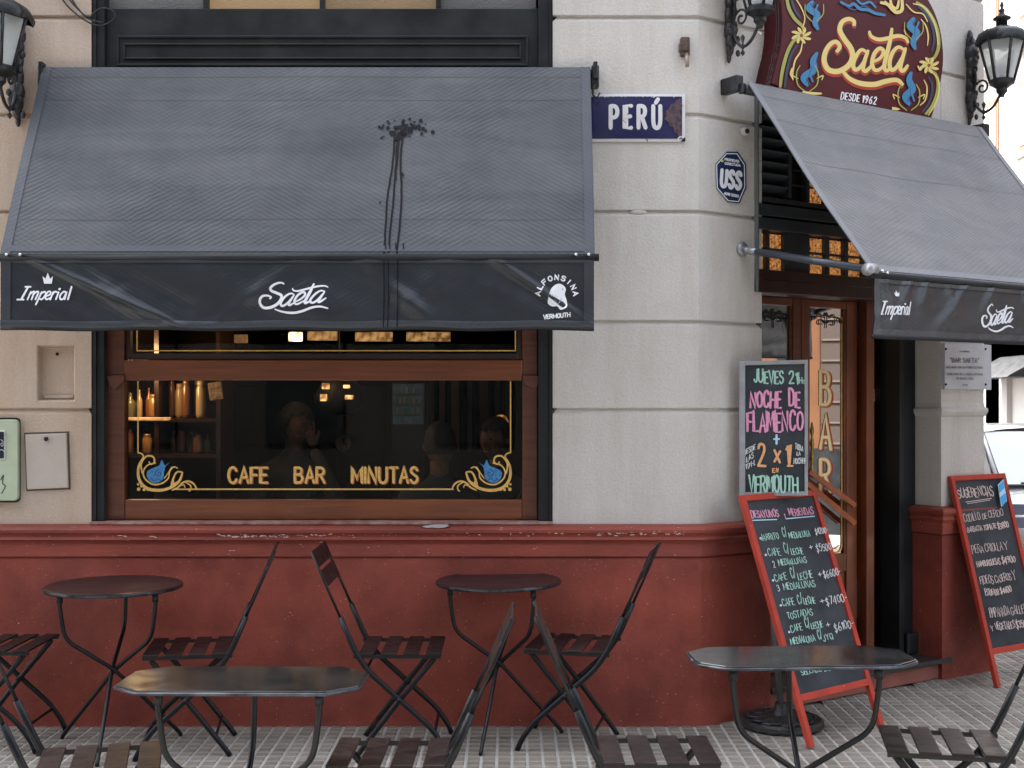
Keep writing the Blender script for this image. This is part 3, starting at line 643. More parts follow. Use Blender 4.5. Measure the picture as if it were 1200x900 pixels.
# ------------------------------------------------------------------ transom over the entrance
def tz(px, py, out):
    p = CP(px, py, out); return (p - C0).dot(CD), p.z
T = MB(cst)
def trow(y_at_900, out=-.06): return tz(900, y_at_900, out)[1]
o_ = -.06
zt = [trow(343), trow(322), trow(316), trow(276), trow(272), trow(258), trow(240), trow(232)]
T.box(.36, 1.80, -.12, .012, trow(345), trow(330))
TR = T.build("entrance_transom", M_DARKWOOD, B, bevel=.004)
def tb(nm, t0, t1, o0, o1, z0, z1, m_, bev=.003): return MB(cst).box(t0, t1, o0, o1, z0, z1).build(nm, m_, TR, bevel=bev)
tb("head_beam", .37, 1.80, -.11, .004, trow(330) + .002, trow(318), M_DARKWOOD)
GREENB = mat("dark_green_black_paint", (.016, .022, .026), .4, (.03, .037, .042), 6, .3, 40)
tb("cross_beam", .366, 1.80, -.10, .006, trow(272), trow(258), GREENB); tb("cross_beam", .366, 1.80, -.10, .016, trow(256), trow(243), GREENB)
tb("cross_beam", .366, 1.80, -.10, -.004, trow(240), trow(234), GREENB)
tb("steel_edge", .360, .372, -.02, .022, trow(345), 3.10, mat("grey_steel_edge", (.16, .18, .18), .4, metal=.4))
def tt(px): return tz(px, 300, -.06)[0]
low = [(887, 894), (898, 915), (945, 963), (968, 985), (990, 1007), (1012, 1030), (1036, 1056)]
for i, (a_, b_) in enumerate(low):
    tb("amber_pane", tt(a_), tt(b_), -.065, -.06, trow(316), trow(274), M_AMBER, 0)
    if i: tb("glazing_bar", tt(low[i - 1][1]), tt(a_), -.09, -.035, trow(318), trow(272), GREENB, .002)
tb("glazing_rail", .37, 1.80, -.055, -.042, trow(294), trow(291), GREENB, .002)
up = [(945, 962), (968, 985), (990, 1008), (1014, 1032)]
for i, (a_, b_) in enumerate(up):
    tb("amber_pane", tt(a_), tt(b_), -.065, -.06, trow(231), trow(160), M_AMBER, 0)
    tb("glazing_bar", tt(a_) - .025, tt(a_) - .001, -.09, -.035, trow(232), trow(140), GREENB, .002)
for k in range(4): tb("glazing_rail", tt(917), 1.80, -.055, -.042, trow(215 - k * 18), trow(212.5 - k * 18), GREENB, .002)
for k in range(7):      # horizontal louvres
    y = 230 - k * 13.5
    MB(cst).hexa([(.372, -.05, trow(y)), (tt(915), -.05, trow(y)), (tt(915), -.10, trow(y - 5)), (.372, -.10, trow(y - 5)),
                  (.372, .002, trow(y - 10)), (tt(915), .002, trow(y - 10)), (tt(915), -.06, trow(y - 12.5)), (.372, -.06, trow(y - 12.5))]).build("louvre", GREENB, TR, bevel=.002)
tb("louvre_post", tt(915) + .001, tt(918), -.09, 0, trow(232), 3.08, GREENB)
tb("dark_pane", tt(918), tt(943), -.08, -.07, trow(232), 3.08, mat("dark_glass", (.008, .008, .009), .08), 0)
tb("dark_pane", tt(916), tt(944), -.08, -.07, trow(318), trow(272), MATS["dark_glass"], 0)

# ------------------------------------------------------------------ entrance doors
M_DG = glass_mat("door_glass", (.75, .72, .68), .0, 1.6)
DZ0, DZ1 = .122, trow(347, -.2)
zg1 = tz(965, 361, -.22)[1]; zg0 = tz(968, 650, -.22)[1]
def leaf(nm, t0, t1, g0, g1, wood, label):
    d = MB(cst); d.box(t0, g0, -.245, -.20, DZ0, DZ1); d.box(g1, t1, -.245, -.20, DZ0, DZ1)
    o = d.build(nm, wood, B, bevel=.004); o["label"] = label
    def s(n_, a, b, o0, o1, z0, z1, m_, bev=.004): return MB(cst).box(a, b, o0, o1, z0, z1).build(n_, m_, o, bevel=bev)
    s("top_rail", g0, g1, -.243, -.202, zg1, DZ1, wood); s("lock_rail", g0, g1, -.243, -.202, zg0 - .10, zg0, wood); s("bottom_rail", g0, g1, -.243, -.202, DZ0, DZ0 + .14, wood)
    s("door_panel", g0, g1, -.238, -.215, DZ0 + .14, zg0 - .10, wood, 0); s("raised_field", g0 + .03, g1 - .03, -.216, -.203, DZ0 + .18, zg0 - .14, wood, .006)
    s("door_pane", g0, g1, -.226, -.221, zg0, zg1, M_DG, 0)
    for (a, b, z0, z1) in ((g0, g0 + .012, zg0, zg1), (g1 - .012, g1, zg0, zg1)): s("glazing_bead", a, b, -.22, -.206, z0, z1, wood, .003)
    return o
tg = lambda px: tz(px, 450, -.22)[0]
lf1 = leaf("entrance_door", .425, .900, .50, tg(926), M_WOOD, "closed left leaf of dark varnished wood with a tall pane")
lf2 = leaf("entrance_door", .905, tg(1001), tg(945), tg(989), M_DOOR, "middle leaf of orange varnished wood with the gold letters BAR")
pd = Paint(lambda x, y, h: CP(x, y, -.2205 + h), .001)
M_REDSH = mat("red_shade_paint", (.35, .02, .015), .5); M_CREAM = mat("cream_paint", (.88, .72, .42), .5)
for ch, yb in (("B", 474), ("A", 525.5), ("R", 575)):
    pd.auto = False; pd.piece()
    for dx, dy, ww, mm in ((1.6, .9, 5.2, M_REDSH), (0, 0, 4.6, M_GOLD), (-.2, -.2, 2.9, M_CREAM)):
        pd.text(ch, 961.5 + dx, yb + dy, 973.5 + dx, yb + dy + 1.2, 39 if ch != "R" else 37, ww, mm)
for xx in (955, 979): pd.stroke([(xx - 1.5 if ch == "A" else xx, yb), (xx, yb)], 2, M_GOLD, False)
pd.piece('gold_line'); pd.stroke([(986.5, 372), (986.5, 640)], 1.1, M_GOLD, False)
pd.stroke([(986.5, 640), (984, 646), (976, 648), (966, 648)], 1.3, M_GOLD); pd.stroke([(984, 639), (978, 643), (970, 641)], 1.0, M_GOLD)
M_BLKP = mat("black_line_paint", (.01, .01, .01), .4)
for cx in (906, 968.5):
    pd.piece('black_scroll_ornament')
    for sg in (1, -1):
        g_ = lambda a, b: (cx + sg * a, 373 + b + (cx + sg * a - 968) * .07)
        pd.stroke([g_(0, 6), g_(5, 2), g_(9, 3), g_(9, 7), g_(5, 7)], 1.3, M_BLKP); pd.stroke([g_(0, -4), g_(6, -2), g_(12, -2), g_(17, 0), g_(18, 4)], 1.2, M_BLKP)
        pd.stroke([g_(3, 0), g_(8, -5), g_(12, 1)], 1.1, M_BLKP); pd.disc(g_(17.5, 3), 1.3, M_BLKP)
    pd.disc((cx, 368 + (cx - 968) * .07), 1.8, M_BLKP); pd.stroke([(cx, 366), (cx, 384)], 1.2, M_BLKP, False)
pd.build("painted_lettering", lf2)
h2 = MB(); 
zc = [CP(951.5, y, -.17) for y in (495, 505, 512, 520, 528, 536, 544, 552, 560)]
h2.tube(zc, [.004, .012, .006, .013, .006, .014, .007, .012, .004], 8); h2.build("brass_handle", mat("aged_brass", (.45, .30, .10), .3, (.2, .12, .04), 60, metal=.9), lf2, smooth=True)
for (a_, b_) in (((947, 552), (1001, 592)), ((945, 566), (1001, 613))):
    p, q_ = CP(*a_, -.165), CP(*b_, -.165); MB().tube([p, q_], .019, 4).build("wooden_push_bar", mat("orange_bar_wood", (.42, .11, .03), .35, (.28, .065, .018), 6, coat=.2), lf2)
fr = MB(cst).box(tg(1004), tg(1013), -.26, -.15, DZ0, DZ1 + .05).build("door_post", M_DOOR, B, bevel=.004)
MB(cst).box(tg(1001) + .002, tg(1004) - .001, -.25, -.205, .35, .56).build("door_bolt", M_BLK, fr, bevel=.004)
MB(cst).box(tg(1001) + .001, tg(1004) - .001, -.24, -.2, 1.9, 2.1).build("hinge", M_BLK, fr, bevel=.003)
# leaf standing open into the dark bar
hx = 1.635
ol = MB(cst); ol.box(hx, hx + .04, -.75, -.66, DZ0, DZ1); ol.box(hx, hx + .04, -.34, -.25, DZ0, DZ1); ol.box(hx + .002, hx + .038, -.66, -.34, DZ0, .6); ol.box(hx + .002, hx + .038, -.66, -.34, DZ1 - .1, DZ1)
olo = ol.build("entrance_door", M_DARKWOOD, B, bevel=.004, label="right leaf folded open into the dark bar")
p = CP(1016, 555, -.35)
MB(cst).box(tg(1013) + .005, hx - .02, -.40, -.37, .98, 1.05).build("push_rail", M_DOOR, olo, bevel=.004)
sk = Paint(lambda x, y, h: CP(x, y, -.33 + h), .001)
MB(cst).box(tg(1013) + .02, hx - .05, -.36, -.335, DZ0, DZ1).build("draught_panel", mat("brown_glass", (.05, .026, .018), .1, coat=.5), olo)
for i, (yy) in enumerate((459, 464, 469)): sk.text(("HORARIO", "LUNES A", "SABADO")[i], 1015, yy, 1029, yy + 1, 3.2, .9, M_WHITE)
sk.build("sticker_lettering", olo)
bp = MB(cst); bp.box(tg(1041), tg(1046), -.28, -.14, .12, 3.0); bp.box(tg(1046) + .01, 1.795, -.27, -.17, .12, 3.0)
bpo = bp.build("black_door_post", M_BLK, B, bevel=.004)
MB(cst).box(tg(1049), 1.79, -.165, -.13, .12, .24).build("post_foot", M_BLK, bpo, bevel=.012)
# transom soffit closing the gap between door head and transom
MB(cst).box(.38, 1.80, -.25, -.125, DZ1 + .003, DZ1 + .06).build("door_head", M_DOOR, B, bevel=.003)
MB(cst).box(.38, 1.80, -.27, -.255, DZ1 + .04, 3.2).build("transom_back", M_BLK, B)

# ------------------------------------------------------------------ the room behind the glass
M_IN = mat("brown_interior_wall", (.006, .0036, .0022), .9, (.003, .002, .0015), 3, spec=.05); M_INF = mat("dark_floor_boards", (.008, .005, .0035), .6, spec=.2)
r_ = MB(); r_.quad((-3.6, 5, -.0), (-3.6, 5, 3.35), (2.7, 5, 3.35), (2.7, 5, 0)); r_.quad((-3.6, .2, 0), (-3.6, 5, 0), (-3.6, 5, 3.35), (-3.6, .2, 3.35))
r_.quad((2.69, 1.35, 0), (2.69, 5, 0), (2.69, 5, 3.35), (2.69, 1.35, 3.35)); r_.quad((-3.6, .36, 0), (-3.6, .36, 4.4), (-2.02, .36, 4.4), (-2.02, .36, 0))
r_.quad((-2.02, .34, .0), (.2, .34, .0), (.2, .34, .955), (-2.02, .34, .955))
r_.quad((-2.02, .2, 3.37), (.2, .2, 3.37), (.2, .2, 4.4), (-2.02, .2, 4.4)); r_.quad((.2, .34, 0), (.2, .34, 3.4), (.9, .34, 3.4), (.9, .34, 0))
inn = [(-3.6, .35), (.98, .35), cxy(.45, -.30), cxy(2.0, -.30), (2.69, 1.6), (2.69, 5), (-3.6, 5)]
r_.add([(x, y, 3.36) for x, y in inn], [tuple(range(7))])
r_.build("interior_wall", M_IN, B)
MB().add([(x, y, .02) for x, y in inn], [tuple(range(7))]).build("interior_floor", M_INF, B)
rf = MB(); rf.add([(-7, .01, 6.8), (.9, .01, 6.8), (*cxy(2.18, -.01), 6.8), (2.73, 1.35, 6.8), (2.73, 16, 6.8), (-7, 16, 6.8)], [tuple(range(6))]); rf.build("roof", M_PAVE, B)

# things inside the bar
def jar_color(): return random.choice([(.30, .16, .05), (.12, .04, .02), (.42, .34, .22), (.06, .07, .04), (.25, .06, .03), (.35, .28, .10)])
M_J = [mat("jar_contents_%s" % n_, c, .25, coat=.3) for n_, c in (("ochre", (.26, .13, .04)), ("brown", (.14, .05, .02)), ("cream", (.36, .25, .13)), ("olive", (.09, .08, .035)), ("red", (.18, .05, .025)))]
SH = thing("bottle_shelf", "dark wooden shelf unit loaded with jars and bottles behind the left of the window", "shelf", (-2.3, 1.0, 0))
sh = MB()
xa, xb = X(120, 1.1), X(262, 1.1)
for z in (.62, Zp(531, 1.1), Zp(490, 1.1), 1.98, 2.35): sh.box(xa, xb, .95, 1.3, z - .02, z)
for x in (xa - .02, X(189, 1.1), xb - .01): sh.box(x, x + .025, .96, 1.3, .05, 2.4)
sh.build("shelf_frame", M_DARKWOOD, SH)
MB().box(xa, xb, 1.301, 1.32, .05, 2.4).build("shelf_back", M_IN, SH)
def bottle_mb(x, y, z, r, h, neck=True):
    m = MB(); pr = [(r * .9, 0), (r, .01), (r, h * .6), (r * .85, h * .68), (r * .34, h * .78), (r * .3, h * .97), (r * .36, h)] if neck else [(r * .85, 0), (r, h * .1), (r, h * .78), (r * .7, h * .86), (r * .75, h * .88), (r * .75, h)]
    return m.lathe(pr, (x, y, z), 10)
ORD = 'first second third fourth fifth sixth seventh eighth ninth tenth eleventh twelfth thirteenth fourteenth fifteenth sixteenth seventeenth eighteenth nineteenth twentieth'.split(); cnt = {}
k = 0
for zz, hh, x0, x1 in ((Zp(490, 1.1), .15, 150, 185), (Zp(490, 1.1), .2, 194, 238), (Zp(531, 1.1), .13, 150, 186), (Zp(531, 1.1), .12, 194, 244), (1.98, .2, 150, 250)):
    if hh == 0: continue
    x = X(x0, 1.05)
    while x < X(x1, 1.05):
        r = random.uniform(.016, .03); x += r
        nk = random.random() < .5
        o = bottle_mb(x, random.uniform(.99, 1.16) if zz != 1.98 else 1.1, zz + .001, r, hh * random.uniform(.85, 1.15), nk).build("bottle" if nk else "jar", random.choice(M_J), smooth=True, loc=(x, 1.05, zz))
        row = "on the middle shelf" if abs(zz - Zp(490, 1.1)) < .01 else ("on the lower shelf" if zz > .7 and zz < 1.4 else ("on the bottom shelf" if zz < .7 else "on the top shelf"))
        cnt[row] = cnt.get(row, 0) + 1; tag(o, ORD[min(19, cnt[row] - 1)] + " from the left " + row + ", a " + ("tall glass bottle" if nk else "squat glass jar"), "bottle" if nk else "jar", "bottles and jars on the bar shelves"); x += r * random.choice((.55, .8, 1.05)); k += 1
# shelf strip lights (warm)
def lit(nm, e, c=(1, .52, .18)):
    m = mat(nm, (.5, .3, .15), .5, emit=c, estr=e); n = m.node_tree.nodes; L = m.node_tree.links; tc = n.new("ShaderNodeTexCoord"); t = n.new("ShaderNodeTexNoise"); t.inputs["Scale"].default_value = 28; t.inputs["Detail"].default_value = 4
    L.new(tc.outputs["Object"], t.inputs[0]); r = n.new("ShaderNodeValToRGB"); r.color_ramp.elements[0].position = .38; r.color_ramp.elements[1].position = .62; r.color_ramp.elements[0].color = (c[0] * .08, c[1] * .05, c[2] * .04, 1); r.color_ramp.elements[1].color = (*c, 1)
    L.new(t.outputs[0], r.inputs[0]); L.new(r.outputs[0], m.node_tree.nodes["Principled BSDF"].inputs["Emission Color"]); return m
M_LIT = lit("warm_lit_shade", .4); M_LIT2 = lit("warm_bulb", 9)
def px_quad(x0, y0, x1, y1, Y, nm, m_, label, cat, th=.02):
    o = MB().box(X(x0, Y), X(x1, Y), Y, Y + th, Zp(y1, Y), Zp(y0, Y)).build(nm, m_, loc=(X(x0, Y), Y, Zp(y1, Y)), bevel=.004); return tag(o, label, cat)
px_quad(150, 489, 200, 493, .94, "shelf_light", lit("shelf_light_glow", .12), "thin warm light strip under the jars of the left shelf", "lamp")
px_quad(200, 392, 290, 402, 1.6, "back_mirror", mat("amber_mirror", (.35, .16, .06), .2, (.04, .015, .006), 22, emit=(1, .5, .2), estr=.03), "amber mirror strip high behind the upper pane on the left", "mirror")  # added amber panel with its own glow, for the lit items behind
px_quad(338, 389, 354, 400, 1.2, "ceiling_lamp", lit("white_hot_lamp", 1.2, (1, .75, .45)), "small bright lamp glimpsed under the awning valance", "lamp")
px_quad(360, 388, 395, 399, 1.6, "lit_shade", lit("orange_shade", .09), "orange lit glass shade right of the small bright lamp", "lamp")
px_quad(416, 389, 460, 400, 1.6, "lit_shade", lit("orange_shade_b", .11), "wide orange lit panel high behind the upper pane in the middle", "lamp")
px_quad(476, 389, 528, 400, 1.6, "lit_shade", lit("orange_shade_c", .10), "wide orange lit panel high behind the upper pane on the right", "lamp")
po = px_quad(246, 449, 262, 470, .9, "wall_poster", mat("yellowed_poster", (.38, .27, .14), .6, (.10, .05, .03), 40), "small tilted yellowed poster right of the jars", "poster"); po.rotation_euler = (0, R(-8), 0)
# dark partition with faint boards; fridge with lit shelves; strips imitating reflections
for i, (x0, x1) in enumerate(((275, 300), (395, 450))):
    o = px_quad(x0, 452, x1, 505 if i == 0 else 560, 2.4, "slatted_partition", mat("grey_brown_boards", (.016, .014, .011), .8, spec=.1), "dim grey slatted partition " + ("left of the seated woman" if i == 0 else "in the middle of the room"), "partition")
    for k2 in range(9 if i else 7):
        y = 455 + k2 * (11 if i else 7); MB().box(X(x0 + 1, 2.4), X(x1 - 1, 2.4), 2.385, 2.4, Zp(y + (8 if i else 5), 2.4), Zp(y, 2.4)).build("board", MATS["grey_brown_boards"], o)
FR = thing("drinks_fridge", "tall fridge with lit shelves of small cans behind the head of the seated man", "fridge", (X(478, 2.2), 2.2, 0))
MB().box(X(458, 2.2), X(498, 2.2), 2.22, 2.7, .05, Zp(448, 2.2)).build("cabinet", mat("fridge_dark", (.03, .035, .04), .4), FR, bevel=.01)
MB().box(X(460, 2.2), X(496, 2.2), 2.205, 2.218, Zp(498, 2.2), Zp(450, 2.2)).build("lit_interior", mat("fridge_glow", (.10, .13, .15), .4, (.02, .03, .04), 20, emit=(.5, .7, .8), estr=.004), FR)
for rr_, y in enumerate((462, 474, 486, 497)):
    MB().box(X(460, 2.2), X(496, 2.2), 2.19, 2.204, Zp(y + 1, 2.2), Zp(y, 2.2)).build("shelf", M_BLK, FR)
for y, xs in ((473, (463, 468, 473, 478, 484, 490)), (485, (465, 471, 477, 483, 489)), (461, (476, 484))):
    for x in xs: tag(MB().box(X(x, 2.2), X(x + 3.2, 2.2), 2.17, 2.19, Zp(y, 2.2), Zp(y - 7, 2.2)).build("drink_can", random.choice([mat("can_pale", (.35, .42, .42), .4), mat("can_green", (.12, .3, .2), .4), mat("can_cream", (.5, .45, .3), .4)]), loc=(X(x, 2.2), 2.17, Zp(y, 2.2))), ORD[xs.index(x)] + " small can from the left on the " + {473: "middle", 485: "lower", 461: "top"}[y] + " lit shelf of the drinks fridge", "can", "drink cans in the lit fridge")
for i, (x0, x1, c) in enumerate(((515, 521, (.16, .10, .09)), (528, 538, (.14, .09, .035)), (548, 553, (.07, .07, .075)), (562, 572, (.09, .06, .04)), (580, 586, (.08, .08, .085)), (592, 598, (.07, .07, .07)))):  # upright strips added in place of columns mirrored in the glass
    nm = ("narrow pink-grey post behind the head of the seated man", "ochre wooden post right of the seated man", "grey curtain rod post between the ochre and brown posts", "brown wooden post near the man at the right edge", "grey post behind the orange lamp", "grey post at the right edge of the window")[i]
    px_quad(x0, 446, x1, 530, 1.9 + .05 * i, "interior_post", mat("post_paint_" + "abcdef"[i], tuple(v * .5 for v in c), .7), nm, "post", .06)
for k2 in range(9):
    x = 540 + k2 * 7; MB().box(X(x, 2.3), X(x + 3, 2.3), 2.3, 2.33, Zp(535, 2.3), Zp(447, 2.3))
cu = MB(); cu.grid(lambda u, v: (X(498 + 112 * u, 2.6), 2.6 + .03 * math.sin(u * 90), Zp(447 + 80 * v, 2.6)), 120, 2)  # pleated sheet added to imitate the street front mirrored in the pane
tag(cu.build("curtain", mat("grey_curtain", (.022, .023, .028), .9, spec=.1), smooth=True, loc=(X(498, 2.6), 2.6, 1.2)), "dark pleated curtain hanging behind the posts on the right", "curtain")
# pendant with amber glass sections
PN = thing("pendant_lamp", "round dark pendant lamp with glowing amber glass sections in the middle of the window", "lamp", PY(398, 465, 1.3))
pc = PY(398, 466, 1.3)
MB().lathe([(.03, .13), (.10, .10), (.15, .02), (.15, -.03), (.10, -.08), (.03, -.10)], pc, 16).build("shade", M_BLK, PN, smooth=True)
for (x0, y0, x1, y1) in ((377, 449, 386, 456), (375, 462, 383, 470), (402, 451, 410, 455), (404, 463, 414, 468)):
    MB().box(X(x0, 1.1), X(x1, 1.1), 1.10, 1.115, Zp(y1, 1.1), Zp(y0, 1.1)).build("amber_section", M_LIT, PN, bevel=.004)
MB().tube([pc + Vector((0, 0, .12)), pc + Vector((0, 0, .6))], .006, 6).build("cord", M_BLK, PN)
ol_ = thing("table_lamp", "glowing orange domed lamp above the man at the right edge of the window", "lamp", PY(587, 560, 1.3))
MB().lathe([(.045, 0), (.042, .02), (.03, .04), (.01, .05)], PY(587, 496, 1.3), 14).build("dome_shade", lit("orange_dome", .22, (1, .38, .1)), ol_, smooth=True)
MB().tube([PY(587, 496, 1.3), PY(587, 560, 1.3)], .008, 6).build("lamp_stem", M_BLK, ol_)
ck = thing("wall_clock", "small round dim clock under the pendant lamp", "clock", PY(403, 520, 2.3))
MB().lathe([(.03, 0), (.035, .01), (.03, .02)], (0, 0, 0), 16)
c_ = MB(lambda x, y, z: PY(403, 520, 2.3) + Vector((x, -z, y))); c_.lathe([(.05, 0), (.056, .012), (.05, .02), (.045, .02), (.043, .014), (0.001, .014)], (0, 0, 0), 18); c_.build("clock_case", mat("clock_grey", (.12, .12, .11), .4), ck, smooth=True)
c_ = MB(lambda x, y, z: PY(403, 520, 2.3) + Vector((x, -z, y))); c_.box(-.003, .003, 0, .035, .021, .024); c_.box(0, .025, -.003, .003, .021, .024); c_.build("clock_hands", M_BLK, ck)
# small glowing lights in the room
for i, (x, y) in enumerate(((316, 470), (370, 494), (340, 540), (438, 546))):
    pass
il = bpy.data.lights.new("room_lamp", 'POINT'); il.energy = .7; il.color = (1, .6, .3); il.shadow_soft_size = .12
ilo = bpy.data.objects.new("room_lamp", il); ilo.location = (X(345, 1.2), 1.0, Zp(372, 1.2)); COL.objects.link(ilo)
il2 = bpy.data.lights.new("shelf_lamp", 'POINT'); il2.energy = 3.6; il2.color = (1, .6, .28); il2.shadow_soft_size = .1
ilo2 = bpy.data.objects.new("shelf_lamp", il2); ilo2.location = (X(180, 1.2), .75, Zp(420, 1.0)); COL.objects.link(ilo2)

# ================================================================== AWNINGS
M_CHROME = mat("bolt_steel", (.6, .6, .6), .25, metal=1)
M_SEAM = mat("awning_seam_vinyl", (.022, .025, .03), .45, bump=.2)
M_WHITEP = mat("white_print", (.74, .76, .80), .6)
from mathutils import noise as mnoise
def dispA(x, z):     # wrinkles of the hanging valance
    d = .020 * mnoise.noise(Vector((x * 1.6 + z * 2, z * 3, 0))) + .010 * mnoise.noise(Vector((x * 5 + z * 9, z * 4, 5))) + .003 * mnoise.noise(Vector((x * 17 - z * 9, z * 13, 9)))
    for cx, w_, sl, a_ in ((-2.05, .03, 2.2, .012), (-1.9, .05, 1.2, .008), (-.95, .05, -1.3, .006), (-.62, .05, 1.0, .010), (-.05, .025, 1.5, .014), (-.3, .06, -.8, .006)):
        d += 1.6 * a_ * math.exp(-((x - cx + (z - 2.15) * sl) / w_) ** 2)
    return d
A1 = thing("window_awning", "wide dark grey vinyl awning over the shop window with black ink drips", "awning", (-.93, 0, 3.13))
a1l, a1r, yw, zw = -2.229, .372, -.055, 3.135; f_l, f_r, yf, zf = -2.239, .362, -.52, 2.19
def a1(u, v):
    x = (a1l + (a1r - a1l) * u) * (1 - v) + (f_l + (f_r - f_l) * u) * v
    sag = -.028 * math.sin(math.pi * v) * (.4 + .6 * math.sin(math.pi * u)) + .006 * math.sin(7 * u + 5 * v) * math.sin(math.pi * v) + .0035 * math.sin(26 * u + 9 * v) * math.sin(math.pi * v)
    return Vector((x, yw + (yf - yw) * v + sag * .9, zw + (zf - zw) * v + sag * .45))
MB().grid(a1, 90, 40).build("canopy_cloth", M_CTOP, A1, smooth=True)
def a1o(u, v, h):
    n_ = Vector((0, -(zw - zf), (yw - yf) * 1)).normalized(); n_ = Vector((0, -.90, .44)); return a1(u, v) + n_ * h
he = MB(); he.grid(lambda u, v: a1o(u * .016 + .001, v, .003), 2, 40); he.grid(lambda u, v: a1o(1 - .001 - u * .016, v, .003), 2, 40)
he.grid(lambda u, v: a1o(u, .955 + v * .03, .003), 90, 2); he.build("hem_band", canvas("hem_vinyl", (.045, .053, .066), (.065, .073, .086), .45, .2), A1, smooth=True)
for v_ in (.055, .185, .82): MB().grid(lambda u, v: a1o(u * .96 + .02, v_ + v * .0018 + .002 * math.sin(9 * u), .0016), 60, 1).build("seam", M_SEAM, A1)
MB().tube([(a1l - .01, -.032, zw - .032), (a1r + .01, -.032, zw - .032)], .026, 10).build("roller", M_SEAM, A1, smooth=True)
MB().tube([(f_l - .006, yf, zf - .012), (f_r + .018, yf, zf - .012)], .017, 10).build("front_bar", M_BLK, A1, smooth=True)
bl = MB()
for px in (8, 24, 675, 690): bl.ball((X(px, yf - .018), yf - .02, Zp(299, yf)), .008, 8, 6)
bl.build("bolt", M_CHROME, A1, smooth=True)
def valance_fn(xl, xr, ztop, zbot, y, xf=lambda x, y, z: Vector((x, y, z))):
    def f(u, v):
        x = xl + (xr - xl) * u; z = ztop + (zbot - ztop) * v
        return xf(x, y - dispA(x, z) * (.25 + .75 * math.sin(math.pi * min(1, v * .9 + .05))) * min(1, 12 * u + .2, 12 * (1 - u) + .2), z + .003 * math.sin(x * 11) * v)
    return f
zv0, zv1 = zf - .022, Zp(384, yf)
va = valance_fn(f_l + .006, f_r - .004, zv0, zv1, yf - .006)
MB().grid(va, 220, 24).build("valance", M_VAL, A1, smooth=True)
hv = MB(); hv.grid(lambda u, v: va(u, .90 + .1 * v) + Vector((0, -.004 - .003 * math.sin(math.pi * v), 0)), 160, 3)
hv.grid(lambda u, v: va(.001 + .016 * u, v) + Vector((0, -.004, 0)), 2, 20); hv.grid(lambda u, v: va(.999 - .016 * u, v) + Vector((0, -.004, 0)), 2, 20)
hv.grid(lambda u, v: va(u, .05 * v) + Vector((0, -.005, 0)), 160, 2)
hv.build("valance_hem", canvas("valance_hem_vinyl", (.03, .036, .044), (.045, .05, .06), .35, .2), A1, smooth=True)
MB().tube([va(u / 30, 1) + Vector((0, 0, -.004)) for u in range(31)], .010, 8, flat=((0, 1, 0), .6)).build("valance_rod", M_BLK, A1, smooth=True)
def onval(px, py, h):
    p = PY(px, py, yf - .01); x, z = p.x, p.z; u = (x - f_l - .006) / (f_r - f_l - .01); v = (z - zv0) / (zv1 - zv0)
    q = va(min(1, max(0, u)), min(1, max(0, v))); return Vector((x, q.y - .0012 - h, z))
p1 = Paint(onval, .0015)
saeta(p1, 304, 331, 385, 367, 2.2, M_WHITEP)
imperial(p1, 20, 336, 84, 351, 2.0, M_WHITEP)
import math as _m
p1.piece(); p1.auto = False
for i, ch in enumerate("ALFONSINA"):
    a = R(172 - i * 20.5); cx, cy, r = 652.5, 347, 19.5
    bx, by = cx + r * _m.cos(a), cy - r * _m.sin(a); tx, ty = _m.sin(a), _m.cos(a)
    gw = GW.get(ch, 4); wd = 2.2 if ch == 'I' else 4.6
    if ch == 'I': wd = .5
    p1.text(ch, bx - tx * wd / 2, by - ty * wd / 2, bx + tx * wd / 2, by + ty * wd / 2, 5.2, 1.5, M_WHITEP, up=(_m.cos(a), -_m.sin(a)))
p1.piece(); p1.text("VERMOUTH", 637, 374, 668, 371, 4.8, 1.15, M_WHITEP)
M_GREYP = mat("grey_print", (.30, .32, .36), .6)
hd = [(643, 346), (646, 338), (652, 333), (658, 333), (663, 338), (662, 345), (664, 352), (664, 360), (657, 363), (653, 359), (647, 359), (642, 355)]
p1.piece('head_emblem'); p1.poly(hd, M_WHITEP, True)
for pts in (((646, 347), (650, 344), (653, 348)), ((655, 346), (659, 345)), ((650, 352), (654, 356), (658, 350)), ((648, 340), (653, 338), (657, 341))): p1.stroke(pts, .9, M_GREYP)
for x, y in ((648, 342), (651, 346), (656, 337), (648, 350), (659, 339)): p1.disc((x, y), .9, M_BLKP)
# ink that ran down the awning
M_INK = mat("black_ink", (.003, .004, .006), .6, spec=.2)
NA = Vector((0, -(zw - zf), -(yf - yw))).normalized()
def ontop(px, py, h):
    p = on_plane(px, py, (0, yw, zw), NA); v = (p.y - yw) / (yf - yw); u = (p.x - (a1l * (1 - v) + f_l * v)) / (a1r - a1l)
    if v > .985: return onval(px, max(py, 305), h)
    return a1o(min(1, max(0, u)), max(0, v), .0015 + h)
pi = Paint(ontop, .0012); pi.piece('ink_stain')
for pts in (((463, 160), (460, 195), (454, 235), (452, 270), (450, 299)), ((466, 162), (464, 200), (461, 240), (457, 275), (455, 299)), ((472, 160), (470, 190), (471, 230), (468, 270), (465, 299)), ((468, 162), (466, 185), (464, 210))):
    q_ = catmull(pts, 6); q_ = [(a + random.uniform(-.35, .35), b) for a, b in q_]; pi.stroke(q_, 2.3, M_INK, False)
for c_, r_ in (((461, 155), 5), ((470, 158), 5.5), ((464, 149), 3), ((473, 152), 3.2)): pi.poly([(c_[0] + r_ * random.uniform(.7, 1.15) * math.cos(k * .7), c_[1] + r_ * .75 * random.uniform(.7, 1.15) * math.sin(k * .7)) for k in range(9)], M_INK, True)
for _ in range(70): pi.disc((random.gauss(478, 11), random.gauss(150, 5)), random.uniform(.8, 2.4), M_INK, 7)
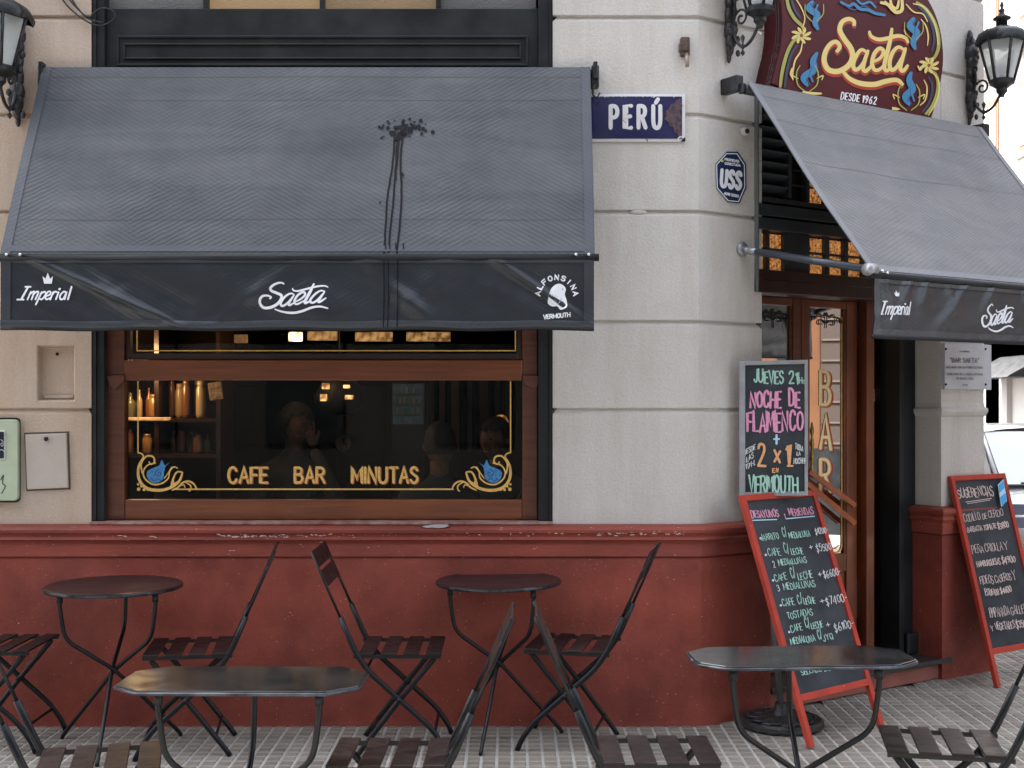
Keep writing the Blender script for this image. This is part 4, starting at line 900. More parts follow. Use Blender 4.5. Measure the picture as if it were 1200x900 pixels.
for x, y in ((455, 142), (472, 203), (446, 237), (473, 205)): pi.disc((x, y), 1.4, M_INK, 7)
for x in (452, 457, 464, 473): pi.stroke([(x, 286), (x, 292)], 1.6, M_INK, False)
pi.build("ink_stain", A1)
for px in (450, 455, 466): p1.piece('ink_drip'); p1.stroke([(px, 306), (px + .3, 340), (px - .4, 383)], 1.3, M_INK)
p1.build("valance_print", A1)
# damp marks
M_DAMP = mat("damp_vinyl", (.075, .087, .105), .5, bump=.3, bscale=200)
# arms
for x in (a1l + .06, a1r - .05):
    MB().tube([(x, -.01, 2.45), (x, yf + .02, zf - .012)], .011, 8).build("awning_arm", M_BLK, A1, smooth=True)
for px, sg in ((52, -1), (697, 1)):
    c_ = PY(px, 90, -.02); m_ = MB(); m_.box(c_.x - .018, c_.x + .018, -.06, .0, c_.z - .055, c_.z + .045); m_.box(c_.x - .01, c_.x + .01, -.075, -.02, c_.z - .02, c_.z + .06)
    b_ = m_.build("wall_bracket", M_IRON, A1, bevel=.004)
    if sg > 0: MB().tube([c_ + Vector((0, -.05, -.05)), c_ + Vector((-.012, -.055, -.07)), c_ + Vector((-.012, -.055, -.10)), c_ + Vector((.006, -.055, -.115)), c_ + Vector((.02, -.055, -.09))], .005, 6).build("cord_hook", M_IRON, b_, smooth=True)

# second awning over the chamfered entrance
A2 = thing("entrance_awning", "pale grey vinyl awning over the corner entrance with white prints on its valance", "awning", C(1.2, 0, 3.1))
t0, t1, ow, zw2, of, zf2 = .285, 2.11, .14, 3.075, .795, 2.115; tw0, tw1 = .172, 1.968
def a2(u, v):
    t = (tw0 + (tw1 - tw0) * u) * (1 - v) + (t0 + (t1 - t0) * u) * v; sag = -.03 * math.sin(math.pi * v) * (.35 + .65 * math.sin(math.pi * u)) + .004 * math.sin(17 * u + 8 * v) * math.sin(math.pi * v)
    return C(t, ow + (of - ow) * v + sag * .7, zw2 + (zf2 - zw2) * v + sag * .6)
MB().grid(a2, 70, 40).build("canopy_cloth", M_CTOP2, A2, smooth=True)
N2 = (CO * (zw2 - zf2) + Vector((0, 0, of - ow))).normalized()
he = MB(); he.grid(lambda u, v: a2(u * .022 + .001, v) + N2 * .003, 2, 40); he.grid(lambda u, v: a2(1 - .001 - u * .022, v) + N2 * .003, 2, 40); he.grid(lambda u, v: a2(u, .96 + v * .03) + N2 * .003, 60, 2)
he.build("hem_band", canvas("hem_vinyl_pale", (.18, .182, .192), (.22, .223, .233), .55, .15), A2, smooth=True)
for v_ in (.07, .2, .42): MB().grid(lambda u, v: a2(u * .96 + .02, v_ + v * .0016 + .002 * math.sin(8 * u)) + N2 * .0016, 60, 1).build("seam", mat("awning_seam_pale", (.09, .09, .10), .5), A2)
MB().tube([C(tw0, .125, zw2 - .033), C(tw1, .125, zw2 - .033)], .024, 10).build("roller", M_SEAM, A2, smooth=True)
MB().tube([C(t0 - .01, of, zf2 - .014), C(t1 + .01, of, zf2 - .014)], .018, 10).build("front_bar", M_BLK, A2, smooth=True)
from mathutils import noise as mnoise
FOLD_T = [(.36, .010, .12), (.52, .012, -.10), (.64, .010, -.06), (.80, .006, .1), (.92, .015, -.22), (1.12, .010, -.10), (1.38, .012, .12), (1.62, .01, -.1), (1.85, .012, .1)]
def folds(t, v):
    d = .010 * mnoise.noise(Vector((t * 3.2, v * 1.6, 3))) + .004 * mnoise.noise(Vector((t * 11 + v * 3, v * 5, 7)))
    for c_, a_, sl in FOLD_T: d += 1.7 * a_ * math.exp(-((t - c_ - sl * v) / (.018 + .05 * v)) ** 2) * (1 - v * .8)
    d += .006 * mnoise.noise(Vector((t * 22, 0, 1))) * max(0, v - .7) / .3
    return d
def va2(u, v):
    t = t0 + .006 + (t1 - t0 - .012) * u; return C(t, of + .006 + folds(t, v), zf2 - .028 + (1.838 - zf2 + .028) * v)
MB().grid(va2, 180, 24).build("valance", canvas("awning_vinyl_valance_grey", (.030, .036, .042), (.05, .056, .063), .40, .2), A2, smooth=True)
hv = MB(); hv.grid(lambda u, v: va2(u, .88 + .12 * v) + CO * .005, 120, 3); hv.grid(lambda u, v: va2(.001 + .02 * u, v) + CO * .005, 2, 16); hv.grid(lambda u, v: va2(u, .07 * v) + CO * .006, 120, 2)
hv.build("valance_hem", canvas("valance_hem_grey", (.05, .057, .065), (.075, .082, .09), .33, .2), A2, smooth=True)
MB().tube([va2(u / 30, 1) + Vector((0, 0, -.004)) for u in range(31)], .011, 8).build("valance_rod", M_BLK, A2, smooth=True)
def onval2(px, py, h):
    p = CP(px, py, of + .01); t = (p - C0).dot(CD); v = (p.z - zf2 + .028) / (1.838 - zf2 + .028); u = (t - t0 - .006) / (t1 - t0 - .012)
    q = va2(u, min(1, max(0, v))); return q + CO * (.0015 + h)
p2 = Paint(onval2, .0015)
saeta(p2, 1150, 356, 1188, 388, 1.7, M_WHITEP, 1)
imperial(p2, 1030, 353, 1066, 368, 1.5, M_WHITEP, 1.2)
p2.build("valance_print", A2)
M_ARM = mat("blue_black_arm", (.03, .04, .055), .35, coat=.2); M_KN = mat("grey_cast_aluminium", (.35, .36, .38), .4, metal=.6)
for t_ in (t0 - .012, t1 - .02):
    w_ = C(t_, 0.0, 2.295); f_ = C(t_ + .01, of - .005, zf2 + .012)
    am = MB().tube([w_.lerp(f_, .13), w_.lerp(f_, .97)], .018, 10).build("awning_arm", M_ARM, A2, smooth=True)
    kn = MB(); kn.tube([w_, w_ + CO * .014], .035, 14); kn.tube([w_ + CO * .01, w_.lerp(f_, .08), w_.lerp(f_, .15)], [.016, .02, .017], 10); kn.tube([w_.lerp(f_, .06) - CD * .025, w_.lerp(f_, .06) + CD * .025], .014, 8)
    kn.tube([f_ - CD * .026, f_ + CD * .026], .028, 12); kn.build("arm_knuckle", M_KN, am, smooth=True)
bb = MB(); bb.ball(CP(1034, 318, of + .01), .010, 8, 6); bb.ball(CP(1040, 320, of + .01), .008, 8, 6); bb.build("bolt", M_CHROME, A2, smooth=True)
mb_ = MB(cst); mb_.box(.132, .176, .0, .115, 3.035, 3.11); mb_.box(.150, .172, .105, .135, 3.02, 3.07); mb_.box(tw1 + .005, tw1 + .06, 0, .15, 3.03, 3.10); mb_.build("wall_bracket", M_IRON, A2, bevel=.005)

# ================================================================== SIGNS
PE = thing("street_name_plate", "navy enamel street name plate reading PERÚ with a rusty chipped right edge", "street sign", PY(747, 166, 0))
M_NAVY = mat("navy_enamel", (.012, .014, .075), .18, (.02, .022, .09), 8, coat=.6, spots=((.3, .3, .4), 40, .74)); M_WE = mat("white_enamel", (.66, .65, .66), .3, spots=((.2, .1, .06), 30, .68))
def plate(u, v):
    x0, x1 = X(688, 0), X(802.5, 0); z0, z1 = Zp(166.5, 0), Zp(111, 0); b_ = .012 * (math.sin(math.pi * u) * math.sin(math.pi * v)) ** .5
    return Vector((x0 + (x1 - x0) * u, -.012 - b_, z0 + (z1 - z0) * v))
m_ = MB(); m_.grid(plate, 20, 10); m_.build("plate_rim", M_WE, PE, smooth=True)
MB().grid(lambda u, v: plate(.0 + u * .962 + .005, .055 + .89 * v) + Vector((0, -.0015, 0)), 20, 10).build("blue_field", M_NAVY, PE, smooth=True)
MB().box(X(688, 0), X(802.5, 0), -.012, -.001, Zp(166.5, 0), Zp(111, 0)).build("plate_back", M_WE, PE)
def onpl(px, py, h):
    p = PY(px, py, -.02); u = (p.x - X(688, 0)) / (X(802.5, 0) - X(688, 0)); v = (p.z - Zp(166.5, 0)) / (Zp(111, 0) - Zp(166.5, 0)); return plate(min(1, max(0, u)), min(1, max(0, v))) + Vector((0, -.003 - h, 0))
pp_ = Paint(onpl, .001)
pp_.piece(); pp_.text("PERÚ", 715.5, 150, 774, 150, 25.5, 4.8, M_WE, gap=1.0)
M_CHIP = mat("rusty_brown_chip", (.13, .070, .060), .7, (.025, .018, .05), 45)
pp_.piece('rust_chip'); pp_.poly([(797, 115), (793, 117.5), (790, 121), (786, 122), (784, 127), (780, 131), (781, 136), (778.5, 140), (783, 143), (784, 148), (789, 149), (790, 155), (794, 157), (796, 163), (799, 158), (797.5, 148), (799, 140), (797, 131), (800, 124)], M_CHIP, False)
pp_.stroke([(800, 160), (796, 161), (793, 166)], 1.6, M_WE)
pp_.piece('edge_wear')
for _ in range(26): pp_.disc((random.uniform(700, 798), random.uniform(111.5, 114)), random.uniform(.3, .9), M_WE, 6)
pp_.build("plate_lettering", PE)

US = thing("alarm_company_plate", "dark blue octagonal alarm plate reading USS on the chamfered corner", "sign", C(.19, 0, 2.55))
pts8 = [(851, 178), (864, 178), (873.5, 192), (874, 220), (866, 238.5), (853, 237), (839.5, 221), (838.5, 192)]
def oct_(k, out): c_ = (856.2, 208); return [CP(c_[0] + (x - c_[0]) * k, c_[1] + (y - c_[1]) * k, out) for x, y in pts8]
M_UB = mat("plate_dark_blue", (.012, .03, .085), .35, coat=.3)
MB().prism(oct_(1, .002), CO * .006).build("plate_panel", M_UB, US, bevel=.001)
pu = Paint(lambda x, y, h: CP(x, y, .0085 + h), .0008)
k8 = [(856.2 + (x - 856.2) * .93, 208 + (y - 208) * .93) for x, y in pts8]; pu.piece('border_line'); pu.stroke(k8 + [k8[0]], 1.1, M_WHITEP, False)
for tx_, x0_, y0_, x1_, y1_, hh, ww in (("PROPIEDAD", 849.5, 188, 866, 190.5, 2.7, .75), ("CONECTADA", 849.5, 192.6, 867.5, 195.2, 2.7, .75), ("4011-3000", 848.5, 228, 865.5, 231.5, 3.1, .85)):
    pu.text(tx_, x0_, y0_, x1_, y1_, hh, ww, M_WHITEP)
pu.text("USS", 845, 218, 867.5, 221.5, 19, 4.0, M_WHITEP, up=(.06, -1), gap=.5); pu.piece('yellow_dot'); pu.disc((846.5, 188.5), 1.6, mat("yellow_print", (.6, .55, .1), .5))
pu.build("plate_lettering", US)

PQ = thing("marble_plaque", "pale grey marble plaque with small engraved lines on the right pillar", "plaque", C(2.0, 0, 1.62))
pa, pb = CP(1103.5, 405, .0), CP(1158, 456.5, .0)
tA, tB = (pa - C0).dot(CD), (pb - C0).dot(CD); zA, zB = CP(1130, 403, .02).z, CP(1130, 456.5, .02).z
MB(cst).box(tA, tB, .003, .022, zB, zA).build("plaque_slab", mat("pale_marble", (.52, .54, .57), .3, (.44, .46, .49), 9, .05, 40), PQ, bevel=.002)
pq = Paint(lambda x, y, h: CP(x, y, .0225 + h), .0004); M_ENG = mat("engraved_grey", (.13, .13, .14), .7)
for tx_, x0_, x1_, y_, hh, ww in (("LA CIUDAD", 1125, 1136, 412.5, 1.6, .5), ('"BAR SAETA"', 1114, 1147, 424.5, 5.0, .85), ("DECLARADO SITIO DE INTERES CULTURAL", 1109, 1152, 431.5, 2.2, .5), ("LEGISLATURA DE LA CIUDAD AUTONOMA", 1110, 1152, 439.5, 2.2, .5), ("DE BUENOS AIRES", 1121, 1141, 444.5, 2.2, .5), ("2012", 1128, 1134, 452, 2, .5)): pq.text(tx_, x0_, y_, x1_, y_ + .4, hh, ww, M_ENG)
pq.build("plaque_lettering", PQ)
sc_ = MB(); [sc_.ball(CP(x, y, .024), .007, 8, 5) for x, y in ((1108.5, 450.5), (1155, 450.5), (1108.5, 409), (1155, 409))]; sc_.build("plaque_screw", M_BLK, PQ, smooth=True)

# big painted sign above the entrance awning
SG = thing("painted_bar_sign", "large maroon painted sign with gold script Saeta and scrollwork above the entrance awning", "sign", C(.9, 0, 3.1))
M_MAR = mat("maroon_enamel", (.062, .006, .010), .42, (.080, .009, .013), 4, .05, 30, spec=.25)
SO = .128
out_l = [(899, -70), (910, -30), (915, 0), (917, 30), (915, 55), (910, 76), (905, 98)]
out_r = [(1066, 168), (1082, 155), (1091, 139), (1098, 112), (1104, 85), (1105, 60), (1101, 32), (1092, 8), (1078, -15), (1056, -45), (1030, -70)]
top_ = [(990, -88), (940, -90)]
ol2 = catmull(out_l, 3) + catmull(out_r, 3) + top_
fp = [CP(x, y, SO) for x, y in ol2]
MB().prism(fp, -CO * .022).build("sign_panel", M_MAR, SG, bevel=.004)
side = MB(); ll = catmull(out_l, 3); a = [CP(x, y, SO - .004) for x, y in ll]; rr2 = catmull(out_r, 3)
def back(p_, k): return p_ - CO * (SO - .004) * k
side.add(a + [back(p_, 1) for p_ in a], [(i, i + 1, len(a) + i + 1, len(a) + i) for i in range(len(a) - 1)])
b2 = [CP(x, y, SO - .004) for x, y in rr2]; side.add(b2 + [back(p_, 1) for p_ in b2], [(i, i + 1, len(b2) + i + 1, len(b2) + i) for i in range(len(b2) - 1)])
split_later = side.build('sign_side', M_MAR, SG)
pg = Paint(lambda x, y, h: CP(x, y, SO + h), .0012)
M_YEL = mat("sign_cream_yellow", (.72, .58, .20), .4); M_OLV = mat("sign_olive", (.33, .35, .07), .4); M_NVY = mat("sign_navy", (.02, .045, .09), .4); M_SRED = mat("sign_red_shade", (.38, .03, .01), .4); M_TBL = mat("sign_tulip_blue", (.03, .20, .38), .4); M_TBD = mat("sign_tulip_dark", (.012, .08, .2), .4); M_SHD = mat("sign_black_shade", (.012, .006, .006), .4); M_TEAL = mat("sign_teal", (.04, .10, .11), .4); M_PINK = mat("sign_pink_line", (.30, .14, .17), .4)
Zz = lambda x, y: (840 + x / 4.286, y / 4.286)
def S(pts, w_, m_, tp=0, k=1.): pg.stroke([Zz(*p) for p in pts], w_, m_, True, taper=tp, mid=k)
# big script, drop-shaded, from the sign's own drawing
SCR = [([(690,130),(688,105),(660,95),(628,112),(618,150),(640,195),(672,240),(682,285),(660,330),(610,358),(562,350),(540,310),(545,262),(570,222),(600,210),(618,235),(600,262)], 1.35),
 ([(755,262),(725,250),(698,285),(685,325),(696,350),(722,335),(752,285)], 1), ([(762,250),(742,305),(735,345),(750,356),(782,325)], 1),
 ([(785,312),(822,290),(838,258),(818,243),(792,268),(780,315),(792,350),(818,348),(850,318)], 1),
 ([(880,140),(872,195),(856,265),(842,325),(850,355),(880,338)], 1.05), ([(765,155),(776,182),(812,198),(860,192),(908,180),(948,190),(962,216)], 1),
 ([(942,250),(912,236),(884,262),(868,312),(876,350),(902,338),(938,275)], 1), ([(950,238),(930,300),(922,342),(936,356),(962,325)], 1),
 ([(636,362),(668,395),(720,418),(790,424),(850,408),(905,402),(936,428)], 1.3)]
pg.piece('script_lettering')
for dx, dy, ww, mm in ((6, 16, 6.2, M_SHD), (-2, 12, 6.0, M_SRED), (0, 0, 5.1, M_YEL)):
    for pts, k in SCR: pg.stroke([Zz(x + dx, y + dy) for x, y in pts], ww * k * .93, mm, True, taper=.42)
pg.text("DESDE 1962", *Zz(622, 498), *Zz(800, 524), 8.2, 1.25, M_WHITEP, up=(.18, -1), gap=.5)
for side_ in (1, -1):
    pass
# frame of coloured bands on the right and left
pg.piece('scroll_band'); S([(1000,10),(1050,45),(1092,110),(1112,180),(1112,245),(1090,292),(1062,298)], 4.2, M_OLV, .3); S([(1010,30),(1056,75),(1084,140),(1092,205),(1078,258)], 3.0, M_NVY, .3); S([(985,18),(1040,35),(1085,95),(1106,165),(1112,225)], 1.6, M_YEL, .3); S([(1025,95),(1050,130),(1062,180),(1058,230)], 1.8, M_YEL, .5)
pg.piece('scroll_band'); S([(1060,352),(1096,370),(1112,420),(1104,480),(1080,535),(1048,575)], 4.0, M_OLV, .3); S([(1062,385),(1080,420),(1080,470),(1060,525),(1030,565)], 2.8, M_NVY, .3); S([(1080,360),(1112,400),(1116,460),(1096,525),(1062,580)], 1.5, M_YEL, .3); S([(1040,400),(1056,440),(1048,500),(1020,530)], 1.7, M_YEL, .5)
pg.piece('scroll_band'); S([(350,-20),(362,40),(392,95),(428,130),(440,155)], 4.2, M_OLV, .3); S([(372,-15),(390,45),(420,90)], 2.8, M_NVY, .3); S([(395,-10),(425,40),(442,90),(432,140)], 1.6, M_YEL, .3)
pg.piece('scroll_band'); S([(425,195),(392,200),(362,245),(340,310),(325,380),(318,440)], 4.2, M_OLV, .3); S([(405,225),(378,265),(360,320),(348,380),(340,440)], 3.0, M_NVY, .3); S([(430,215),(420,260),(395,300),(385,340),(380,390)], 2.0, M_YEL, .5)
for cx, cy, f in ((425, 178, 1), (1066, 328, 1)):
    pg.piece('painted_rosette')
    for an in (20, 65, 115, 160, 200, 245, 295, 340):
        a_ = R(an); L_ = 52 if an in (20, 160, 200, 340) else 44
        S([(cx + 8 * math.cos(a_), cy + 8 * math.sin(a_)), (cx + L_ * .6 * math.cos(a_ + .15), cy + L_ * .6 * math.sin(a_ + .15)), (cx + L_ * math.cos(a_), cy + L_ * math.sin(a_))], 3.6, M_YEL, .75)
        S([(cx + 12 * math.cos(a_), cy + 12 * math.sin(a_)), (cx + L_ * .7 * math.cos(a_), cy + L_ * .7 * math.sin(a_))], .7, M_OLV)
    pg.disc(Zz(cx, cy), 1.7, M_SRED)
def tulip(b, tip, w_):      # blue fileteado bud
    pg.piece('painted_tulip')
    bx, by = b; tx, ty = tip; dx, dy = tx - bx, ty - by
    S([(bx - dx * .05 + 8, by - dy * .05), (bx - 16, by + dy * .22), (bx + dx * .35 + 14, by + dy * .45), (bx + dx * .75 - 8, by + dy * .75), (tx, ty)], w_, M_TBL, .75)
    S([(bx - 26, by + dy * .12), (bx - 10, by + dy * .3), (bx + 12, by + dy * .38)], w_ * .5, M_TBL, .5); S([(bx + 30, by + dy * .08), (bx + 18, by + dy * .3)], w_ * .5, M_TBL, .5)
    S([(bx - 6, by + dy * .05), (bx + 10, by + dy * .28), (bx + dx * .5, by + dy * .55)], .9, M_TBD); S([(bx + 16, by), (bx + 2, by + dy * .2)], .8, M_TBD)
tulip((452, 425), (506, 262), 8.5); tulip((962, 522), (978, 360), 8.5); tulip((478, 10), (510, 150), 8); tulip((985, 95), (998, 250), 8.5)
for c_ in ((455, 385), (965, 480)):
    pg.piece('painted_tendril')
    for sg in (1, -1):
        S([(c_[0] + sg * 10, c_[1] + 75), (c_[0] + sg * 48, c_[1] + 40), (c_[0] + sg * 54, c_[1] - 20), (c_[0] + sg * 36, c_[1] - 58)], 1.5, M_OLV, .3); S([(c_[0] + sg * 46, c_[1] + 10), (c_[0] + sg * 78, c_[1] - 5), (c_[0] + sg * 72, c_[1] + 18)], 1.4, M_YEL, .4)
for c_ in ((490, 60), (990, 150)):
    pg.piece('painted_tendril')
    for sg in (1, -1): S([(c_[0] + sg * 10, c_[1] + 50), (c_[0] + sg * 44, c_[1] + 10), (c_[0] + sg * 46, c_[1] - 40)], 1.2, M_OLV, .3)
pg.piece('painted_leaf'); S([(380, 340), (372, 370), (384, 398)], 2.4, M_YEL, .5); S([(430, 460), (470, 468), (528, 470)], 3, M_YEL, .5)
pg.piece('painted_ribbon'); S([(620,8),(660,30),(690,20),(720,45),(760,50),(800,68),(848,76)], 3.6, M_TBL, .3); S([(640,25),(690,50),(740,30),(790,60),(830,66)], 1.4, M_TBD); S([(700,-5),(730,20),(770,10),(800,40)], 2.6, M_TBL, .4)
pg.piece('painted_leaf'); S([(820,12),(858,22),(885,50),(905,62),(930,48),(930,-10)], 4.2, M_YEL, .3); S([(870,-10),(880,30),(905,40),(915,0)], 3.4, M_YEL, .4); S([(845,5),(872,30),(895,60)], 1.3, M_OLV); S([(950,20),(990,60),(1035,70),(1060,110)], 1.6, M_YEL, .4); S([(940,150),(950,175)], 1.2, M_YEL, .3)
S([(880,540),(910,548),(880,548)], 2.4, M_YEL, .4); S([(1010,330),(1022,350),(1040,320)], 2.2, M_YEL, .5)
pg.build("sign_lettering", SG)
# scrollwork on the case side
def onside(px, py, h):
    # side strip: distance back from the front edge grows to the left
    ys = [p[1] for p in ll]; i = min(range(len(ll)), key=lambda k: abs(ll[k][1] - py)); ex = ll[i][0]
    dpx = max(0, ex - px); s_ = F / (CP(ex, py, SO).y + D); dep = dpx / (s_ * .66); base_ = CP(ex, py, SO - .004); return base_ - CO * min(dep * .5, SO - .02) - CD * (.0015 + h)
ps = Paint(onside, .001); ps.piece('side_scrollwork')
for dx, m_, w_ in ((4, M_PINK, 1.0), (8, M_TEAL, 1.8), (13, M_PINK, .7)): ps.stroke([(918 - dx, -5), (917 - dx, 40), (913 - dx, 62), (905 - dx * .9, 90), (899 - dx * .7, 105)], w_, m_)
ps.build("sign_scrollwork", SG)

# ================================================================== LANTERNS
def scroll(c, r, a0, turns, n=26, shrink=.18):
    return [(c[0] + r * (1 - (1 - shrink) * k / n) * math.cos(a0 + turns * 2 * math.pi * k / n), 0, c[1] + r * (1 - (1 - shrink) * k / n) * math.sin(a0 + turns * 2 * math.pi * k / n)) for k in range(n + 1)]
def lantern(label, base, outv, rnd, scale=1.0):
    """base: point on the wall at the height of the lantern floor; outv: unit vector off the wall"""
    L0 = thing("wall_lantern", label, "lamp", base, "cast iron lanterns on the facade")
    sd = Vector((-outv.y, outv.x, 0))
    def W_(o, s_, z): return Vector(base) + outv * (o * scale) + sd * (s_ * scale) + Vector((0, 0, z * scale))
    bp_ = MB()
    # ornate cast back plate: stacked leafy swells
    for z, rx, rz, o in ((.33, .018, .035, .03), (.29, .03, .04, .035), (.235, .042, .05, .045), (.18, .036, .045, .05), (.12, .03, .05, .04), (.05, .03, .06, .035), (-.02, .036, .05, .04), (-.07, .03, .045, .045), (-.11, .02, .04, .035), (-.15, .012, .03, .025)):
        v_, f_ = ball_vf((0, 0, 0), 1, 9, 6); bp_.add([W_(o * .6 + a * rx * .9 * (1 + .12 * math.sin(9 * c_ + 3 * b)), b * rx * (1 + .15 * math.sin(11 * c_ + 2 * a)), z + c_ * rz) for a, b, c_ in v_], f_)
    for k in range(14):
        a = rnd + k * 2.4; z = .31 - k * .034; v_, f_ = ball_vf((0, 0, 0), 1, 6, 4)
        bp_.add([W_(.045 + p[0] * .012, (.022 + .012 * math.sin(a)) * (1 if k % 2 else -1) + p[1] * .012, z + p[2] * .018) for p in v_], f_)
    bp_.build("back_plate", M_CAST, L0, smooth=True)
    br = MB(); oC = .225
    arm = catmull([(.02, 0, .12), (.05, 0, .13), (.055, 0, .06), (.045, 0, .0), (.06, 0, -.07), (.11, 0, -.12), (.17, 0, -.10), (.215, 0, -.04), (oC, 0, .0)], 6)
    br.tube([W_(*p) for p in arm], .008 * scale, 7)
    br.tube([W_(*p) for p in scroll((.10, .02), .045, 2.6, -1.3)], .006 * scale, 6)
    br.tube([W_(.11, 0, -.165), W_(.11, 0, -.15), W_(.11, 0, -.135), W_(.11, 0, -.12), W_(.11, 0, -.105), W_(.11, 0, -.075), W_(.11, 0, -.06)], [.001, .012, .003, .014, .004, .012, .001], 7)
    br.build("bracket", M_IRON, L0, smooth=True)
    fr_ = MB(); n = 6; zb, zt, rb, rt = .03, .25, .062, .118
    vt = lambda r, z, k, jj=0: W_(oC + r * math.cos(2 * math.pi * (k + .5) / n), r * math.sin(2 * math.pi * (k + .5) / n), z)
    for k in range(n):
        fr_.tube([vt(rb, zb, k), vt(rt, zt, k)], .008 * scale, 6); fr_.tube([vt(rb, zb, k), vt(rb, zb, k + 1)], .010 * scale, 6); fr_.tube([vt(rt, zt, k), vt(rt, zt, k + 1)], .011 * scale, 6)
    fr_.build("lantern_frame", M_IRON, L0, smooth=True)
    for k in range(n):
        MB().add([vt(rb * .97, zb, k), vt(rb * .97, zb, k + 1), vt(rt * .97, zt, k + 1), vt(rt * .97, zt, k)], [(0, 1, 2, 3)]).build("glass_pane", LG, L0)
    def lath(prof, nm, m__, sm=True, nn=6, ph=.5):
        b_ = MB(); N = len(prof); vs = []
        for r, z in prof:
            for k in range(nn): vs.append(W_(oC + r * math.cos(2 * math.pi * (k + ph) / nn), r * math.sin(2 * math.pi * (k + ph) / nn), z))
        b_.add(vs, [(i * nn + k, i * nn + (k + 1) % nn, (i + 1) * nn + (k + 1) % nn, (i + 1) * nn + k) for i in range(N - 1) for k in range(nn)] + [tuple(range(nn))[::-1], tuple((N - 1) * nn + k for k in range(nn))])
        return b_.build(nm, m__, L0, smooth=sm, auto=30)
    # scalloped eaves
    b_ = MB(); nn = 48; vs = []
    prof = [(.132, .225, 1), (.14, .25, 1), (.125, .285, .4), (.085, .315, 0), (.045, .33, 0), (.02, .335, 0)]
    for r, z, sc2 in prof:
        for k in range(nn):
            a = 2 * math.pi * k / nn; hx_ = 1 / math.cos(((a + 0) % (math.pi / 3)) - math.pi / 6) * .93; wv = sc2 * (.022 * abs(math.sin(3 * a)) ** .8)
            vs.append(W_(oC + r * hx_ * math.cos(a), r * hx_ * math.sin(a), z + wv))
    N = len(prof); b_.add(vs, [(i * nn + k, i * nn + (k + 1) % nn, (i + 1) * nn + (k + 1) % nn, (i + 1) * nn + k) for i in range(N - 1) for k in range(nn)] + [tuple((N - 1) * nn + k for k in range(nn))])
    rf_ = b_.build("lantern_roof", M_IRON, L0, smooth=True)
    fb = MB(); fb.lathe([(.03, .33), (.03, .365), (.048, .372), (.048, .38), (.02, .395), (.012, .41), (.018, .42), (.006, .435), (.012, .45), (.002, .475)], (0, 0, 0), 12)
    fb.v = [tuple(W_(oC + x, y, z)) for x, y, z in fb.v]; f2 = fb.build("finial", M_IRON, rf_, smooth=True)
    lath([(.07, .03), (.066, .012), (.05, .004), (.03, -.012), (.03, -.03), (.016, -.045), (.012, -.06)], "lantern_base", M_IRON, True, 12)
    bu = MB(); v_, f_ = ball_vf((0, 0, 0), 1, 10, 7); bu.add([W_(oC + a * .026, b * .026, .095 + c_ * .034) for a, b, c_ in v_], f_); bu.build("bulb", mat("bulb_glass", (.5, .52, .55), .15), L0, smooth=True)
    fb = MB(); fb.v = []; fb.tube([W_(oC, 0, .02), W_(oC, 0, .065)], .014 * scale, 8); fb.build("bulb_socket", M_IRON, L0, smooth=True)
    return L0
def milky():
    m = bpy.data.materials.new("lantern_glass_hazy"); m.use_nodes = True; n = m.node_tree.nodes; L = m.node_tree.links
    b = n["Principled BSDF"]; b.inputs["Base Color"].default_value = (.85, .9, .9, 1); b.inputs["Roughness"].default_value = .12
    tr = n.new("ShaderNodeBsdfTransparent"); tr.inputs[0].default_value = (.93, .95, .95, 1); tl = n.new("ShaderNodeBsdfTranslucent"); tl.inputs[0].default_value = (.85, .88, .88, 1)
    a1_ = n.new("ShaderNodeMixShader"); a1_.inputs[0].default_value = .55; L.new(b.outputs[0], a1_.inputs[1]); L.new(tl.outputs[0], a1_.inputs[2])
    a2_ = n.new("ShaderNodeMixShader"); a2_.inputs[0].default_value = .68; L.new(tr.outputs[0], a2_.inputs[1]); L.new(a1_.outputs[0], a2_.inputs[2])
    L.new(a2_.outputs[0], [x for x in n if x.type == 'OUTPUT_MATERIAL'][0].inputs[0]); MATS[m.name] = m; return m
LG = milky()
lantern("cast iron lantern beside the upper right corner of the maroon sign", C(2.03, 0, 3.295), CO, .3)
lantern("cast iron lantern between the USS plate and the left side of the maroon sign", C(.175, 0, 3.37), CO, 1.1)
lantern("cast iron lantern at the left edge of the picture above the window awning", Vector((-2.36, 0, 3.05)), Vector((0, -1, 0)), 2.0, 1.06)

# ================================================================== SMALL THINGS ON THE WALL
HK = thing("iron_awning_hook", "rusty iron hook bracket on the pale wall above the street name plate", "hook", PY(801, 60, 0))
c_ = PY(802, 60, 0); m_ = MB(); m_.box(c_.x - .022, c_.x + .022, -.035, 0, c_.z - .03, c_.z + .06); m_.box(c_.x - .03, c_.x + .012, -.045, -.005, c_.z - .01, c_.z + .03); m_.build("hook_block", mat("rusty_iron", (.05, .035, .028), .7, (.12, .07, .045), 40, .6, 60), HK, bevel=.006)
MB().tube([c_ + Vector((.006, -.03, -.02)), c_ + Vector((.008, -.038, -.055)), c_ + Vector((.008, -.036, -.085))], [.010, .010, .009], 8).build("hook_pin", mat("worn_steel", (.35, .27, .2), .5, metal=.5), HK, smooth=True)
SN = thing("small_wall_sensor", "small round white fitting on the chamfered wall under the awning corner", "sensor", CP(870, 155, 0))
p = CP(870, 155, 0); m_ = MB(); m_.tube([p, p + CO * .03], .022, 14); m_.build("sensor_body", mat("aged_white_plastic", (.5, .49, .46), .5), SN, smooth=True); MB().tube([p + CO * .029, p + CO * .036], .012, 12).build("sensor_eye", M_BLK, SN, smooth=True)
ME = thing("meter_box", "pale green enamel meter box with rounded corners at the left edge of the picture", "meter box", PY(0, 588, 0))
